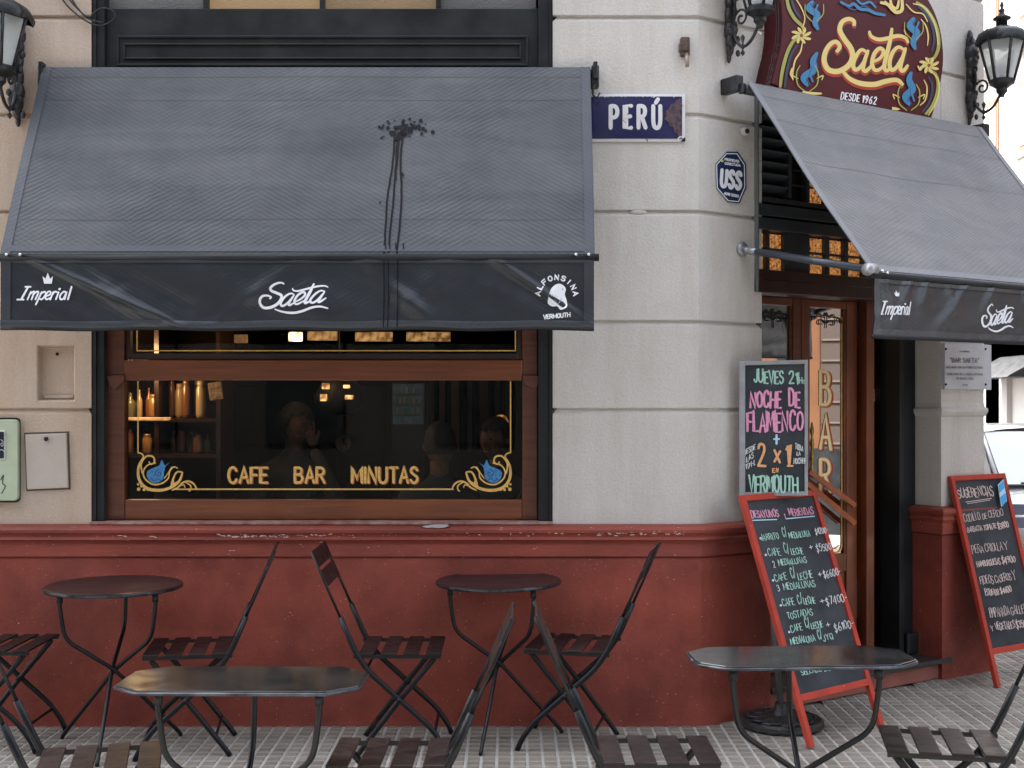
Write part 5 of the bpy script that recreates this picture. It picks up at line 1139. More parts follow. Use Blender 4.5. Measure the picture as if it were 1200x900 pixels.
def rrect(x0, x1, z0, z1, y, r=.02, n=4):
    o_ = []
    for cx, cz, a0 in ((x1 - r, z0 + r, -90), (x1 - r, z1 - r, 0), (x0 + r, z1 - r, 90), (x0 + r, z0 + r, 180)):
        for k in range(n + 1): a = R(a0 + 90 * k / n); o_.append((cx + r * math.cos(a), y, cz + r * math.sin(a)))
    return o_
M_PG = mat("pale_green_enamel", (.46, .54, .40), .4, (.40, .46, .33), 6, .1, 30, spots=((.2, .15, .1), 40, .74))
MB().prism(rrect(X(-40, 0), X(24.5, 0), Zp(588.5, 0), Zp(489.5, 0), -.004), (0, -.012, 0)).build("box_gasket", M_BLK, ME)
MB().prism(rrect(X(-40, -.02), X(23, -.02), Zp(586.5, -.02), Zp(491.5, -.02), -.016), (0, -.026, 0)).build("box_front", M_PG, ME, bevel=.004)
MB().prism(rrect(X(-30, -.04), X(7, -.04), Zp(539, -.04), Zp(504, -.04), -.042, .006), (0, -.006, 0)).build("display_frame", mat("pale_frame", (.6, .62, .58), .4), ME, bevel=.002)
dw = MB().prism(rrect(X(-28, -.04), X(5.5, -.04), Zp(537, -.04), Zp(506, -.04), -.0481, .004), (0, -.003, 0)).build("display_window", mat("meter_dark_window", (.012, .02, .035), .1, coat=.5), ME)
dg = Paint(lambda x, y, h: PY(x, y, -.0515 - h), .0006); M_DW = mat("meter_mark", (.5, .5, .52), .5)
dg.stroke([(-4, 531), (1, 527), (5, 529)], .8, M_DW); dg.stroke([(1, 515), (4, 518)], .7, M_DW); dg.text("0", 1, 523, 4, 523, 4, .7, M_DW); dg.build("display_marks", ME)
ky = Paint(lambda x, y, h: PY(x, y, -.0425 - h), .0008); ky.piece('latch_mark'); ky.stroke([(1, 562), (4, 557), (3, 566), (6, 570), (2, 578)], 1.3, mat("dark_keyline", (.05, .05, .05), .5)); ky.build("latch_mark", ME)
CV = thing("plaster_hatch", "small square plaster-coloured hatch with a black knob right of the green meter box", "hatch", PY(55, 573, 0))
MB().prism([PY(30.5, 509, -.002), PY(79, 507.5, -.002), PY(81, 571.5, -.002), PY(33, 573.5, -.002)], (0, -.016, 0)).build("hatch_panel", mat("hatch_plaster", (.50, .44, .39), .85, (.46, .40, .35), 5, .5, 60), CV, bevel=.004)
MB().prism([PY(28.5, 507, -.0005), PY(81, 505.5, -.0005), PY(83, 573.5, -.0005), PY(31, 575.5, -.0005)], (0, -.0015, 0)).build("hatch_shadow_gap", mat("dark_gap", (.12, .09, .07), .9), CV)
MB().ball(PY(54, 514.5, -.028), .011, 10, 7).build("hatch_knob", M_BLK, CV, smooth=True)
CB = thing("black_cable", "looped black cable hanging down onto the top left of the black window surround", "cable", PY(110, 25, 0))
cb = MB()
for pts in ([(66, -12), (80, 8), (100, 24), (118, 30), (134, 22), (131, 12), (118, 10), (107, 18)], [(78, -12), (90, 8), (104, 22), (122, 27)], [(72, -14), (85, 4), (97, 16), (103, 20)]):
    cb.tube(catmull([tuple(PY(x, y, -.02 - .004 * i)) for i, (x, y) in enumerate(pts)], 7), .0042, 6)
cb.build("cable_strand", mat("black_rubber", (.012, .012, .013), .5), CB, smooth=True)

# ================================================================== BOARDS
import numpy as np
def homog(src, dst):
    A = []; b = []
    for (x, y), (u, v) in zip(src, dst):
        A.append([x, y, 1, 0, 0, 0, -u * x, -u * y]); b.append(u); A.append([0, 0, 0, x, y, 1, -v * x, -v * y]); b.append(v)
    h = np.linalg.solve(np.array(A, float), np.array(b, float))
    def f(x, y):
        w_ = h[6] * x + h[7] * y + 1; return (h[0] * x + h[1] * y + h[2]) / w_, (h[3] * x + h[4] * y + h[5]) / w_
    return f
def lean_board(nm, label, foot_l, along, Wd, q, ztop, zrail, quad, railth=.032):
    """painted frame standing on two feet, leaning back by q over its height ztop"""
    T_ = thing(nm, label, "chalkboard", foot_l, "red framed chalkboards")
    al = Vector(along).normalized(); bk = Vector((-al.y, al.x, 0)); up = (bk * q + Vector((0, 0, ztop))); Ln = up.length; up = up / Ln; nr = al.cross(up).normalized()   # nr points to the front
    if nr.y > 0: nr = -nr
    f0 = Vector(foot_l)
    def P_(a, b, c): return f0 + al * a + up * b + nr * c
    wd = .030
    def bar(a0, a1, b0, b1, n_="frame_rail", c0=0, c1=.026): return MB(P_).box(a0, a1, b0, b1, c0, c1).build(n_, M_FRED, T_, bevel=.003)
    bar(0, wd, .0, Ln, "frame_stile"); bar(Wd - wd, Wd, .0, Ln, "frame_stile"); bar(wd, Wd - wd, Ln - wd, Ln); bar(wd, Wd - wd, zrail, zrail + railth)
    MB(P_).box(wd, Wd - wd, zrail + railth, Ln - wd, .006, .014).build("slate_panel", M_SLATE, T_)
    hm_ = homog(quad, ((0, Ln), (Wd, Ln), (Wd, 0), (0, 0)))
    def onb(px, py, h): a, b = hm_(px, py); return P_(a, b, .0145 + h)
    return T_, onb, P_, Ln
M_PK = mat("chalk_pink", (.62, .30, .42), .9); M_CW = mat("chalk_white", (.66, .68, .68), .9, (.45, .47, .48), 90); M_MINT = mat("chalk_mint", (.40, .66, .55), .9, (.30, .52, .43), 80)
M_LB = mat("chalk_light_blue", (.42, .64, .78), .9); M_OR = mat("chalk_orange", (.78, .42, .20), .9, (.65, .33, .15), 80); M_PINK2 = mat("chalk_hot_pink", (.80, .34, .54), .9, (.62, .25, .42), 80); M_PCH = mat("chalk_peach", (.60, .48, .44), .9)
fl = Vector((1.314, -.41, 0)); B1, on1, P1_, L1 = lean_board("breakfast_chalkboard", "red framed chalkboard headed Desayunos y Meriendas leaning by the door", fl, (.775, .632, 0), .565, .40, 1.10, .20, ((862, 582), (948, 574), (1035, 853), (945, 877)))
c1_ = Paint(on1, .0008); c1_.name = 'chalk_word'; UP1 = (-.275, -1)
def t1(s, x0, y0, x1, y1, h, w_, m_, jit=.8):
    d = 5.5 * (1 - (y0 - 600) / 220); c1_.text(s, x0 + d, y0, x1 + d * .6, y1, h, w_, m_, up=UP1, jit=jit, gap=.3)
t1("DESAYUNOS", 871, 606.5, 904, 605, 8, 1.05, M_PK); t1("Y", 909, 607, 912, 607, 5, 1.0, M_PK); t1("MERIENDAS", 914, 604, 944, 602, 8, 1.05, M_PK)
c1_.piece('chalk_underline'); c1_.stroke([(875, 610), (904, 608.5)], 1.2, M_LB, False); c1_.piece('chalk_underline'); c1_.stroke([(915, 607.5), (948, 604)], 1.2, M_LB, False)
for s_, x0, y0, x1, y1, h in (("JARRITO", 882, 633, 904, 630.5, 7.5), ("C/", 907, 629, 913, 627, 11), ("MEDIALUNA", 914, 630, 940, 627.5, 7.5), ("CAFE", 890, 651, 906, 649.5, 9), ("C/", 909, 648, 916, 646, 12), ("LECHE", 917, 649, 932, 647.5, 8),
     ("2", 896, 663, 900, 663, 8), ("MEDIALUNAS", 902, 662, 936, 658, 7.5), ("CAFE", 898, 680, 913, 678, 9), ("C/", 917, 677, 923, 675, 12), ("LECHE", 925, 678, 943, 676, 9), ("3", 901, 692, 905, 691, 8), ("MEDIALUNAS", 908, 690, 946, 686, 8),
     ("CAFE", 907, 709, 922, 707.5, 9), ("C/", 925, 706, 931, 704, 12), ("LECHE", 932, 707, 946, 705.5, 8.5), ("TOSTADAS", 913, 724, 943, 719, 8.5),
     ("CAFE", 917, 740, 931, 737.5, 9), ("C/", 934, 735, 940, 733, 12), ("LECHE", 941, 736, 955, 734, 8.5), ("MEDIALUNA", 917, 754, 946, 750, 8.5), ("C/", 949, 749, 954, 747, 12), ("JYQ", 955, 750, 967, 748, 7.5),
     ("SELLADO", 930, 790, 954, 786, 7), ("DE", 957, 786, 964, 785, 6.5), ("JYQ", 967, 784, 979, 782, 6.5)): t1(s_, x0, y0, x1, y1, h * .92, .72, M_MINT if s_ not in ("2", "3") else M_CW)
for s_, x0, y0, x1, y1, h in (("$4200-", 941, 627, 957, 624, 7.5), ("+", 935, 646, 940, 645, 9), ("$5500-", 943, 647, 964, 643, 9), ("+", 946, 677, 951, 676, 9), ("$6600-", 952, 677, 973, 673, 9.5), ("+", 949, 708, 955, 707, 9), ("$7400-", 956, 709, 981, 703, 10), ("+", 957, 735, 962, 734, 9), ("$6100-", 967, 740, 990, 734, 10)): t1(s_, x0, y0, x1, y1, h * .92, .8, M_CW)
for x, y in ((880.5, 632), (886.5, 651), (895, 680), (904, 709), (914, 740)): c1_.piece('chalk_dot'); c1_.disc((x, y), 1.4, M_CW)
c1_.build("chalk_writing", B1)

f2_ = Vector((2.6085, .771, 0)); B2, on2, P2_, L2 = lean_board("specials_chalkboard", "red framed chalkboard headed Sugerencias leaning on the right pillar", f2_, (.8339, .5519, 0), .50, .30, 1.125, .17, ((1098, 558), (1167, 556), (1227, 788), (1163, 803)))
c2_ = Paint(on2, .0008); c2_.name = 'chalk_word'; UP2 = (-.25, -1)
def t2(s, x0, y0, x1, y1, h, w_=.62, m_=None, jit=.9): c2_.text(s, x0 + 2, y0, x1 + 2, y1, h, w_, m_ or M_PCH, up=UP2, jit=jit, gap=.2)
t2("SUGERENCIAS", 1109, 585, 1153, 582, 11, 1.0); c2_.piece('chalk_underline'); c2_.stroke([(1120, 590), (1152, 586)], .9, M_PCH, False); c2_.stroke([(1122, 592), (1150, 588)], .7, M_PCH, False)
t2("CODILLO", 1117, 613, 1137, 611, 9); t2("DE", 1140, 611, 1145, 610.5, 7); t2("CERDO", 1147, 610, 1165, 607, 8.5); t2("BARBACOA", 1121, 626, 1139, 624, 6); t2("TOMATE", 1141, 624, 1156, 622, 6, .8); t2("$3800", 1158, 623, 1171, 620.5, 7, .9)
t2("PEÑA", 1127, 652, 1141, 650, 9); t2("CRIOLLA", 1143, 650, 1164, 647, 9); t2("Y", 1166, 648, 1171, 647, 11); t2("HAMBURGUESAS", 1133, 667, 1161, 664, 7, .75); t2("$4900", 1163, 664, 1179, 661, 7.5, .9)
t2("FIDEOS", 1137, 688, 1153, 686, 9); t2("CASEROS", 1155, 686, 1174, 682, 8.5); t2("Y", 1176, 682, 1180, 681, 11); t2("ESTOFADO", 1143, 701, 1159, 699, 7.5, .75); t2("$4600", 1161, 698, 1174, 696, 7, .9)
t2("EMPANADA", 1149, 726, 1172, 722, 10); t2("GALLEGA", 1174, 722, 1196, 718, 10); t2("Y", 1150, 741, 1153, 741, 6); t2("VEGETALES", 1155, 740, 1178, 737, 8, .75); t2("$3500", 1180, 737, 1194, 735, 8, .9)
c2_.piece('chalk_flag'); c2_.poly([(1155, 571), (1162, 564), (1167, 590), (1160, 597)], M_LB, False)
M_FB = mat("chalk_flag_blue", (.08, .35, .65), .9)
c2_.poly([(1155.5, 572), (1162.5, 565), (1164, 574), (1157, 581)], M_FB); c2_.poly([(1158, 586), (1165.5, 580), (1167, 589), (1161, 597)], M_FB)
c2_.build("chalk_writing", B2)

# flamenco board on a pole with a round cast base
ST = thing("flamenco_sign_stand", "grey framed chalkboard announcing Noche de Flamenco on a steel pole with round cast base", "sign stand", (1.283, -.0, 0))
stc = Vector((1.285, -.02, 0))
bs = MB(); bs.lathe([(.0, .0), (.195, .0), (.202, .012), (.200, .030), (.188, .040), (.175, .034), (.15, .034), (.145, .042), (.12, .046), (.09, .05), (.05, .056), (.035, .075), (.03, .11), (.001, .11)], stc, 40, False)
bsd = bs.build("cast_base", M_CAST, ST, smooth=True, auto=35)
rl = MB()
for k in range(10):
    a = 2 * math.pi * k / 10; pts = [(stc.x + r_ * math.cos(a + da), stc.y + r_ * math.sin(a + da), .046 - .05 * (r_ - .1) * .6) for r_, da in ((.08, 0), (.115, .18), (.155, .02), (.165, -.2))]; rl.tube(catmull(pts, 4), .006, 6)
rl.build("cast_scroll", M_CAST, bsd, smooth=True)
lean = Vector((-.30, .35, 0)).normalized() * .10
top = stc + lean * 1.0 + Vector((0, 0, 1.12))
MB().tube([stc + Vector((0, 0, .07)), top], .016, 10).build("pole", mat("galvanised_pole", (.20, .21, .22), .45, metal=.5), ST, smooth=True)
bn = Vector((-.10, -1, 0)).normalized(); bc = on_plane(907, 505, top + Vector((0, -.02, 0)), bn)
c_tl, c_tr, c_br, c_bl = [on_plane(x, y, bc, bn) for x, y in ((866.5, 423.5), (947, 421.5), (948, 582), (866.5, 582))]
al = (c_tr - c_tl).normalized(); Wb = (c_tr - c_tl).length; zt_, zb_ = c_tl.z, c_bl.z
def Pb(a, b, c): return Vector((c_tl.x, c_tl.y, zb_)) + al * a + Vector((0, 0, b)) + bn * c
Hb = zt_ - zb_
for nm, a0, a1_, b0, b1 in (("frame_stile", 0, .028, 0, Hb), ("frame_stile", Wb - .016, Wb, 0, Hb), ("frame_rail", .028, Wb - .016, Hb - .02, Hb), ("frame_rail", .028, Wb - .016, 0, .02)): MB(Pb).box(a0, a1_, b0, b1, -.025, .0).build(nm, M_FGREY, ST, bevel=.003)
MB(Pb).box(.0285, Wb - .0165, .02, Hb - .02, -.018, -.010).build("slate_panel", M_SLATE, ST)
c3 = Paint(lambda x, y, h: on_plane(x, y, Pb(0, 0, -.0095 + h), bn), .0006)
t3 = lambda s, x0, y0, x1, y1, h, w_, m_, up=(0, -1), jit=.7: c3.text(s, x0, y0, x1, y1, h, w_, m_, up=up, jit=jit, gap=.32)
t3("JUEVES", 884, 448.5, 918, 448.5, 14, 2.0, M_MINT); t3("21", 925, 449, 935.5, 449, 14, 1.9, M_MINT); t3("H", 937, 449.5, 940, 449.5, 7, 1.1, M_MINT); t3("S.", 941, 449.5, 943.5, 449.5, 4, 1.0, M_MINT)
t3("NOCHE", 879.5, 477, 915, 477, 18.5, 2.7, M_PINK2); t3("DE", 925, 476, 937, 477, 18.5, 2.7, M_PINK2)
t3("FLAMENCO", 876, 506, 941, 504, 21.5, 2.6, M_PINK2)
c3.piece('chalk_plus'); c3.stroke([(910, 510), (910, 520)], 2.6, M_LB, False); c3.stroke([(907, 514.5), (913, 514.5)], 2.2, M_LB, False)
t3("2", 888.5, 544, 898, 544.5, 24, 3.0, M_OR); t3("x", 907.5, 542, 914, 543, 20, 2.8, M_OR); t3("1", 921.5, 545, 926, 546, 26, 3.0, M_OR); c3.stroke([(923, 546), (929, 546)], 2.2, M_OR, False)
t3("DESDE", 872, 534, 885, 526, 6, .95, M_CW); t3("LAS", 875, 542, 883, 536, 6, .95, M_CW); t3("17H.", 874, 550, 885, 545, 6, .95, M_CW)
t3("TODA", 932, 526, 941, 529, 6, .95, M_CW); t3("LA", 934, 534, 938, 533, 4.5, .9, M_CW); t3("NOCHE!!", 930, 543, 943.5, 543, 6, .95, M_CW)
t3("E", 905.5, 553.5, 908, 553.5, 4.5, 1.3, M_OR); t3("N", 909.5, 553, 912, 553, 4.5, 1.3, M_OR)
t3("VERMOUTH", 878, 577.5, 935, 576, 18, 2.3, M_MINT)
c3.build("chalk_writing", ST)

# ================================================================== FURNITURE
def make_chair(loc, yaw, label, fr_m, sl_m, group, cat="chair", nm="folding_chair"):
    """chair faces local +x"""
    T_ = bpy.data.objects.new(nm, None); COL.objects.link(T_); T_.empty_display_size = .1
    tag(T_, label, cat, group)
    def bld(m_, n_, mm, sm=True, bev=0):
        me = bpy.data.meshes.new(n_); me.from_pydata([tuple(p) for p in m_.v], [], m_.f); me.materials.append(mm)
        if sm:
            for p in me.polygons: p.use_smooth = True
        o = bpy.data.objects.new(n_, me); COL.objects.link(o); o.parent = T_
        if bev: b_ = o.modifiers.new("bevel", 'BEVEL'); b_.width = bev; b_.segments = 2
        return o
    hy = .19
    for sy in (-1, 1):
        y = sy * hy
        m_ = MB(); m_.tube(round_path([(-.245, y, .61), (-.178, y, .457), (-.124, y, .376), (.012, y, .252), (.150, y, .128), (.205, y, .05), (.225, y, .0)], .04), .0120, 8, flat=((0, 1, 0), .75)); bld(m_, "leg", fr_m)
        m_ = MB(); m_.tube([(-.37, y, .895), (-.30, y, .735), (-.238, y, .595)], .0065, 6, flat=((0, 1, 0), .6)); bld(m_, "back_upright", fr_m)
        yi = sy * (hy - .022)
        m_ = MB(); m_.tube(round_path([(.165, yi, .432), (.145, yi, .405), (.023, yi, .26), (-.155, yi, .03), (-.175, yi, .0)], .03), .0120, 8, flat=((0, 1, 0), .75)); bld(m_, "leg", fr_m)
        m_ = MB(); m_.box(-.188, .192, y - .004, y + .004, .432, .447); bld(m_, "seat_rail", fr_m, False)
        m_ = MB(); m_.tube([(.012, y + sy * .014, .252), (.012, yi - sy * .014, .252)], .009, 8); bld(m_, "pivot_bolt", fr_m)
    m_ = MB(); m_.tube([(-.115, -hy + .02, .09), (-.115, hy - .02, .09)], .007, 6); bld(m_, "stretcher", fr_m)
    m_ = MB(); m_.tube([(.165, -hy, .105), (.165, hy, .105)], .007, 6); bld(m_, "stretcher", fr_m)
    m_ = MB(); m_.tube([(-.13, -hy, .385), (-.13, hy, .385)], .006, 6); bld(m_, "stretcher", fr_m)
    for k in range(4):
        x = -.168 + k * .0975; m_ = MB(); m_.box(x + .002, x + .070, -hy - .008, hy + .008, .447, .456); bld(m_, "seat_slat", sl_m, False, .003)
    for k in range(2):
        d = Vector((-.07, 0, .16)).normalized(); a = Vector((-.370, 0, .898)) - d * (k * .093); b_ = a - d * .078; nn = Vector((.16, 0, .07)).normalized() * .006
        m_ = MB(); m_.hexa([(b_.x, -hy - .006, b_.z), (b_.x, hy + .006, b_.z), (b_.x + nn.x, hy + .006, b_.z + nn.z), (b_.x + nn.x, -hy - .006, b_.z + nn.z), (a.x, -hy - .006, a.z), (a.x, hy + .006, a.z), (a.x + nn.x, hy + .006, a.z + nn.z), (a.x + nn.x, -hy - .006, a.z + nn.z)])
        bld(m_, "back_slat", sl_m, False, .0025)
    T_.location = loc; T_.rotation_euler = (0, 0, yaw); return T_
GC = "folding bistro chairs on the pavement"
def at_seat(px, py):        # seat-height point under a picture position -> chair spot on the ground
    s = (py - HZ) / (HC - .456); Z = F / s; return Vector(((px - 600) / s, Z - D, 0))
chairs = [
 (469, 755, 0, "folding chair facing right against the red wall, left of the right-hand round table"),
 (226, 756, 180 + 8, "edge-on folding chair facing left against the red wall, right of the left round table"),
 (2, 752, 0, "folding chair at the red wall cut by the left picture edge"),
 (673, 752, 180 - 13, "folding chair facing left at the red wall, right of the right-hand round table"),
 (112, 888, 15, "foreground folding chair at the bottom left corner, facing right"),
 (463, 880, 180, "foreground folding chair facing left, right of the dark faceted table"),
 (764, 877, 0, "foreground folding chair facing right, left of the rounded-corner table"),
 (1107, 867, 180 - 12, "foreground folding chair facing left at the bottom right corner"),
]
ch0 = None
for px, py, yaw, lab in chairs:
    if ch0 is None: ch0 = make_chair(at_seat(px, py), R(yaw), lab, M_LEG, M_SLAT, GC); continue
    c = copy_tree(ch0); c.scale = (1, .78 if py > 800 else 1, 1); c.location = at_seat(px, py); c.rotation_euler = (0, 0, R(yaw)); c["label"] = lab
for c_ in (o for o in bpy.data.objects if o.name.startswith("folding_chair")):
    c_.rotation_euler.z += R(random.uniform(-1, 1))
M_BLG = mat("blue_grey_paint", (.20, .25, .36), .5, (.24, .29, .40), 6)
make_chair((3.27, 2.25, 0), R(78), "blue-grey folding chair behind the Sugerencias board on the side pavement", M_BLG, M_BLG, None)

def make_table(label, loc, yaw, kind, mt, group, w_=.59, dpt=.35):
    T_ = bpy.data.objects.new("bistro_table", None); COL.objects.link(T_); tag(T_, label, "table", group)
    def bld(m_, n_, mm, sm=True, bev=0, auto=None):
        me = bpy.data.meshes.new(n_); me.from_pydata([tuple(p) for p in m_.v], [], m_.f); me.materials.append(mm)
        if sm:
            for p in me.polygons: p.use_smooth = True
            if auto: me.set_sharp_from_angle(angle=R(auto))
        o = bpy.data.objects.new(n_, me); COL.objects.link(o); o.parent = T_
        if bev: b_ = o.modifiers.new("bevel", 'BEVEL'); b_.width = bev; b_.segments = 3
        return o
    H = .728
    if kind == "round":
        m_ = MB(); r = w_ / 2; m_.lathe([(.0, H - .004), (r - .02, H - .003), (r - .008, H), (r - .001, H - .003), (r, H - .010), (r - .002, H - .018), (r - .008, H - .018), (r - .010, H - .010), (.0, H - .010)], (0, 0, 0), 56, False); bld(m_, "table_top", mt, True, 0, 50)
        m_ = MB(); m_.lathe([(r + .0008, H - .006), (r + .002, H - .012), (r + .0002, H - .0185), (r - .006, H - .0195)], (0, 0, 0), 56, False); bld(m_, "metal_rim", mat("worn_rim_steel", (.10, .11, .13), .35, (.015, .017, .02), 14, metal=.7), T_ and True)
    else:
        a, b = w_ / 2, dpt / 2; c1, c2 = .085, .075
        poly = [(-a, -b + c2), (-a + c1, -b), (a - c1, -b), (a, -b + c2), (a, b - c2), (a - c1, b), (-a + c1, b), (-a, b - c2)]
        if kind == "soft":
            pr = []
            for i, p in enumerate(poly):
                q0, q1 = Vector(poly[i - 1]), Vector(poly[(i + 1) % 8]); p = Vector(p)
                for t in (.3, .12): pr.append(p.lerp(q0, t))
                pr.append(p + (q0 + q1 - 2 * p) * .03)
                for t in (.12, .3): pr.append(p.lerp(q1, t))
            poly = [tuple(p) for p in pr]
        m_ = MB(); m_.prism([(x, y, H - .016) for x, y in poly], (0, 0, .016)); bld(m_, "table_top", mt, False, .004)
        m_ = MB(); n = len(poly)
        ring_ = [(x * 1.002, y * 1.004, H - .010) for x, y in poly]; m_.tube(ring_ + [ring_[0]], .0055, 6); bld(m_, "metal_rim", mat("worn_rim_steel", (.10, .11, .13), .35, (.015, .017, .02), 14, metal=.7))
    ro = (.235 if kind == "round" else .27)
    for k in range(3):
        a = R(90 + 120 * k) ; sq = 1.0 if kind == "round" else .62
        d = Vector((math.cos(a), math.sin(a), 0)); 
        if kind != "round": d = Vector((math.cos(a), math.sin(a) * sq * .8, 0))
        pts = [d * ro + Vector((0, 0, H - .018)), d * (ro + .004) + Vector((0, 0, .655)), d * (ro - .02) + Vector((0, 0, .50)), Vector((0, 0, .345)) + Vector((-d.y, d.x, 0)) * .008, -Vector((math.cos(a), math.sin(a), 0)) * .30 + Vector((0, 0, .02)), -Vector((math.cos(a), math.sin(a), 0)) * .31 + Vector((0, 0, .0))]
        m_ = MB(); m_.tube(round_path(pts, .05, 5), .0095, 8); bld(m_, "leg", M_LEG)
        m_ = MB(); m_.tube([d * (ro + .002) + Vector((0, 0, .665)), d * ro + Vector((0, 0, .70))], .015, 6); bld(m_, "leg_clip", M_BLK)
    m_ = MB(); m_.ball((0, 0, .345), .017, 8, 6); bld(m_, "leg_hub", M_LEG)
    T_.location = loc; T_.rotation_euler = (0, 0, yaw); return T_
def at_table(px, py): s = (py - HZ) / (HC - .728); return Vector(((px - 600) / s, F / s - D, 0))
GT = "round bistro tables along the red wall"
ta = make_table("round bistro table on the left, under the left part of the window", at_table(133.5, 684.5), R(5), "round", M_TAB, GT, .60)
tb_ = copy_tree(ta); tb_.location = at_table(586, 679); tb_.rotation_euler = (0, R(-.6), R(-16)); tb_["label"] = "round bistro table on the right, under the right end of the window"; tb_.scale = (.96, .96, 1)
GT2 = "narrow bistro tables in the foreground"
make_table("foreground table with clipped corners and dark sheen, low left of the middle", at_table(286, 794.5), R(-1), "clip", M_TAB2, GT2, .71, .33)
make_table("foreground table with rounded corners in front of the red breakfast chalkboard", at_table(938, 768), R(3), "soft", M_TAB2, GT2, .71, .31)
wt = thing("white_side_table", "small white table beside the blue-grey chair on the side pavement", "table", (3.78, 2.25, 0))
m_ = MB(); m_.box(3.46, 4.0, 2.0, 2.45, .69, .72); m_.build("table_top", mat("white_metal", (.75, .75, .75), .4), wt, bevel=.004)
for x in (3.49, 3.95):
    for y in (2.04, 2.4): MB().tube([(x, y, .69), (x, y, 0)], .012, 8).build("leg", M_LEG, wt, smooth=True)

# ================================================================== PEOPLE IN THE BAR
M_SKIN = mat("skin", (.17, .088, .058), .75, (.11, .055, .038), 20, spec=.2); M_HAIR = mat("dark_hair", (.006, .0045, .004), .8, bump=.6, bscale=120)
def person(label, loc, face_deg, shirt, lean_head=0, arm_up=False, hair_long=False, sc_=1.0):
    """seated person, facing local -y"""
    T_ = thing("person", label, "person", loc)
    th_ = R(face_deg)
    def X_(x, y, z): x, y, z = x * sc_, y * sc_, z * sc_; return Vector(loc) + Vector((x * math.cos(th_) - y * math.sin(th_), x * math.sin(th_) + y * math.cos(th_), z))
    def skin(verts, edges, rads, nm, m__, lv=2):
        me = bpy.data.meshes.new(nm); me.from_pydata([X_(*v) for v in verts], edges, []); o = bpy.data.objects.new(nm, me); COL.objects.link(o)
        me.materials.append(m__)
        s_ = o.modifiers.new("skin", 'SKIN'); s_.use_smooth_shade = True
        for i, r in enumerate(rads): me.skin_vertices[0].data[i].radius = (r, r) if not isinstance(r, tuple) else r
        me.skin_vertices[0].data[0].use_root = True
        o.modifiers.new("sub", 'SUBSURF').render_levels = lv
        o.location = (0, 0, 0)
        # keep the mesh about the thing's base
        for v in me.vertices: v.co = v.co - Vector(loc)
        o.parent = T_; return o
    hx_ = lean_head
    body = [(0, .02, .50), (0, .02, .62), (0, .0, .78), (0, .0, .95), (0, .01, 1.06), (0, .0, 1.13), (hx_ * .4, -.02, 1.20)]
    e = [(i, i + 1) for i in range(6)]; r = [(.15, .12), (.14, .11), (.15, .11), (.17, .11), (.13, .09), (.06, .06), (.05, .05)]
    v = list(body); n = len(v)
    # legs of the seated figure
    for sx in (-1, 1):
        b = len(v); v += [(sx * .10, -.10, .50), (sx * .13, -.42, .50), (sx * .13, -.44, .26), (sx * .13, -.43, .05), (sx * .13, -.55, .03)]; e += [(0, b), (b, b + 1), (b + 1, b + 2), (b + 2, b + 3), (b + 3, b + 4)]; r += [.09, .065, .055, .04, .035]
    for sx in (-1, 1):
        b = len(v)
        if arm_up and sx > 0: v += [(sx * .17, .0, 1.03), (sx * .24, -.20, .88), (sx * .10, -.112, 1.175)]
        else: v += [(sx * .17, .0, 1.03), (sx * .23, -.06, .82), (sx * .17, -.26, .76)]
        e += [(4, b), (b, b + 1), (b + 1, b + 2)]; r += [.065, .045, .034]
    skin(v, e, r, "body", shirt)
    # head as one smooth surface: skull, jaw, nose, ears
    hm = bpy.data.meshes.new("head"); bm = bmesh.new(); bmesh.ops.create_uvsphere(bm, u_segments=28, v_segments=20, radius=1)
    hc = Vector((hx_, -.035, 1.315))
    for q in bm.verts:
        x, y, z = q.co; k = 1 - .18 * max(0, -z) ** 1.2; f = max(0, -y)
        X2 = x * .078 * k; Y2 = y * .098 * (1 - .06 * max(0, -z)); Z2 = z * .118
        nose = math.exp(-((x / .16) ** 2 + ((z + .18) / .22) ** 2)) * f; Y2 -= nose * .024
        for sx in (-1, 1): Y2 += math.exp(-(((x - sx * .36) / .16) ** 2 + ((z - .02) / .12) ** 2)) * f * .010
        Y2 -= math.exp(-((x / .3) ** 2 + ((z + .55) / .09) ** 2)) * f * .006; Y2 -= math.exp(-((x / .3) ** 2 + ((z + .88) / .12) ** 2)) * f * .008
        ear = math.exp(-(((y - .05) / .16) ** 2 + ((z + .1) / .22) ** 2)) * max(0, abs(x) - .6); X2 += math.copysign(ear * .05, x)
        q.co = X_(hc.x + X2, hc.y + Y2, hc.z + Z2) - Vector(loc)
    bm.to_mesh(hm); bm.free(); hm.materials.append(M_SKIN)
    for p in hm.polygons: p.use_smooth = True
    h_ = bpy.data.objects.new("head", hm); COL.objects.link(h_); h_.parent = T_
    nk = MB(); nk.tube([X_(hx_ * .3, .0, 1.12), X_(hx_ * .8, -.01, 1.23)], .052 * sc_, 12); nk.build("neck", M_SKIN, T_, smooth=True)
    ey = MB(); [ey.ball(X_(hx_ + sx * .028, -.118, 1.318), .006, 8, 6) for sx in (-1, 1)]; ey.build("eye", mat("eye_dark", (.02, .015, .012), .2), h_, smooth=True)
    mo = MB(); mo.tube([X_(hx_ - .022, -.122, 1.252), X_(hx_, -.128, 1.250), X_(hx_ + .022, -.122, 1.252)], [.002, .005, .002], 6); mo.build("mouth", mat("lips", (.28, .09, .08), .5), h_, smooth=True)
    hr = MB(); v_, f_ = ball_vf((0, 0, 0), 1, 22, 16)
    vv = []
    for x, y, z in v_:
        lim = (.40 + .12 * math.sin(9 * x) if abs(x) < (.62 if hair_long else 2) else -.9) if y < -.35 else (-.45 if not hair_long else -1.5)
        zz = max(z, lim) ; vv.append(X_(hx_ + x * (.086 + (.02 if hair_long else 0)), -.03 + y * .110 + .002, 1.325 + zz * .122 + .002 * math.sin(30 * x + 20 * y)))
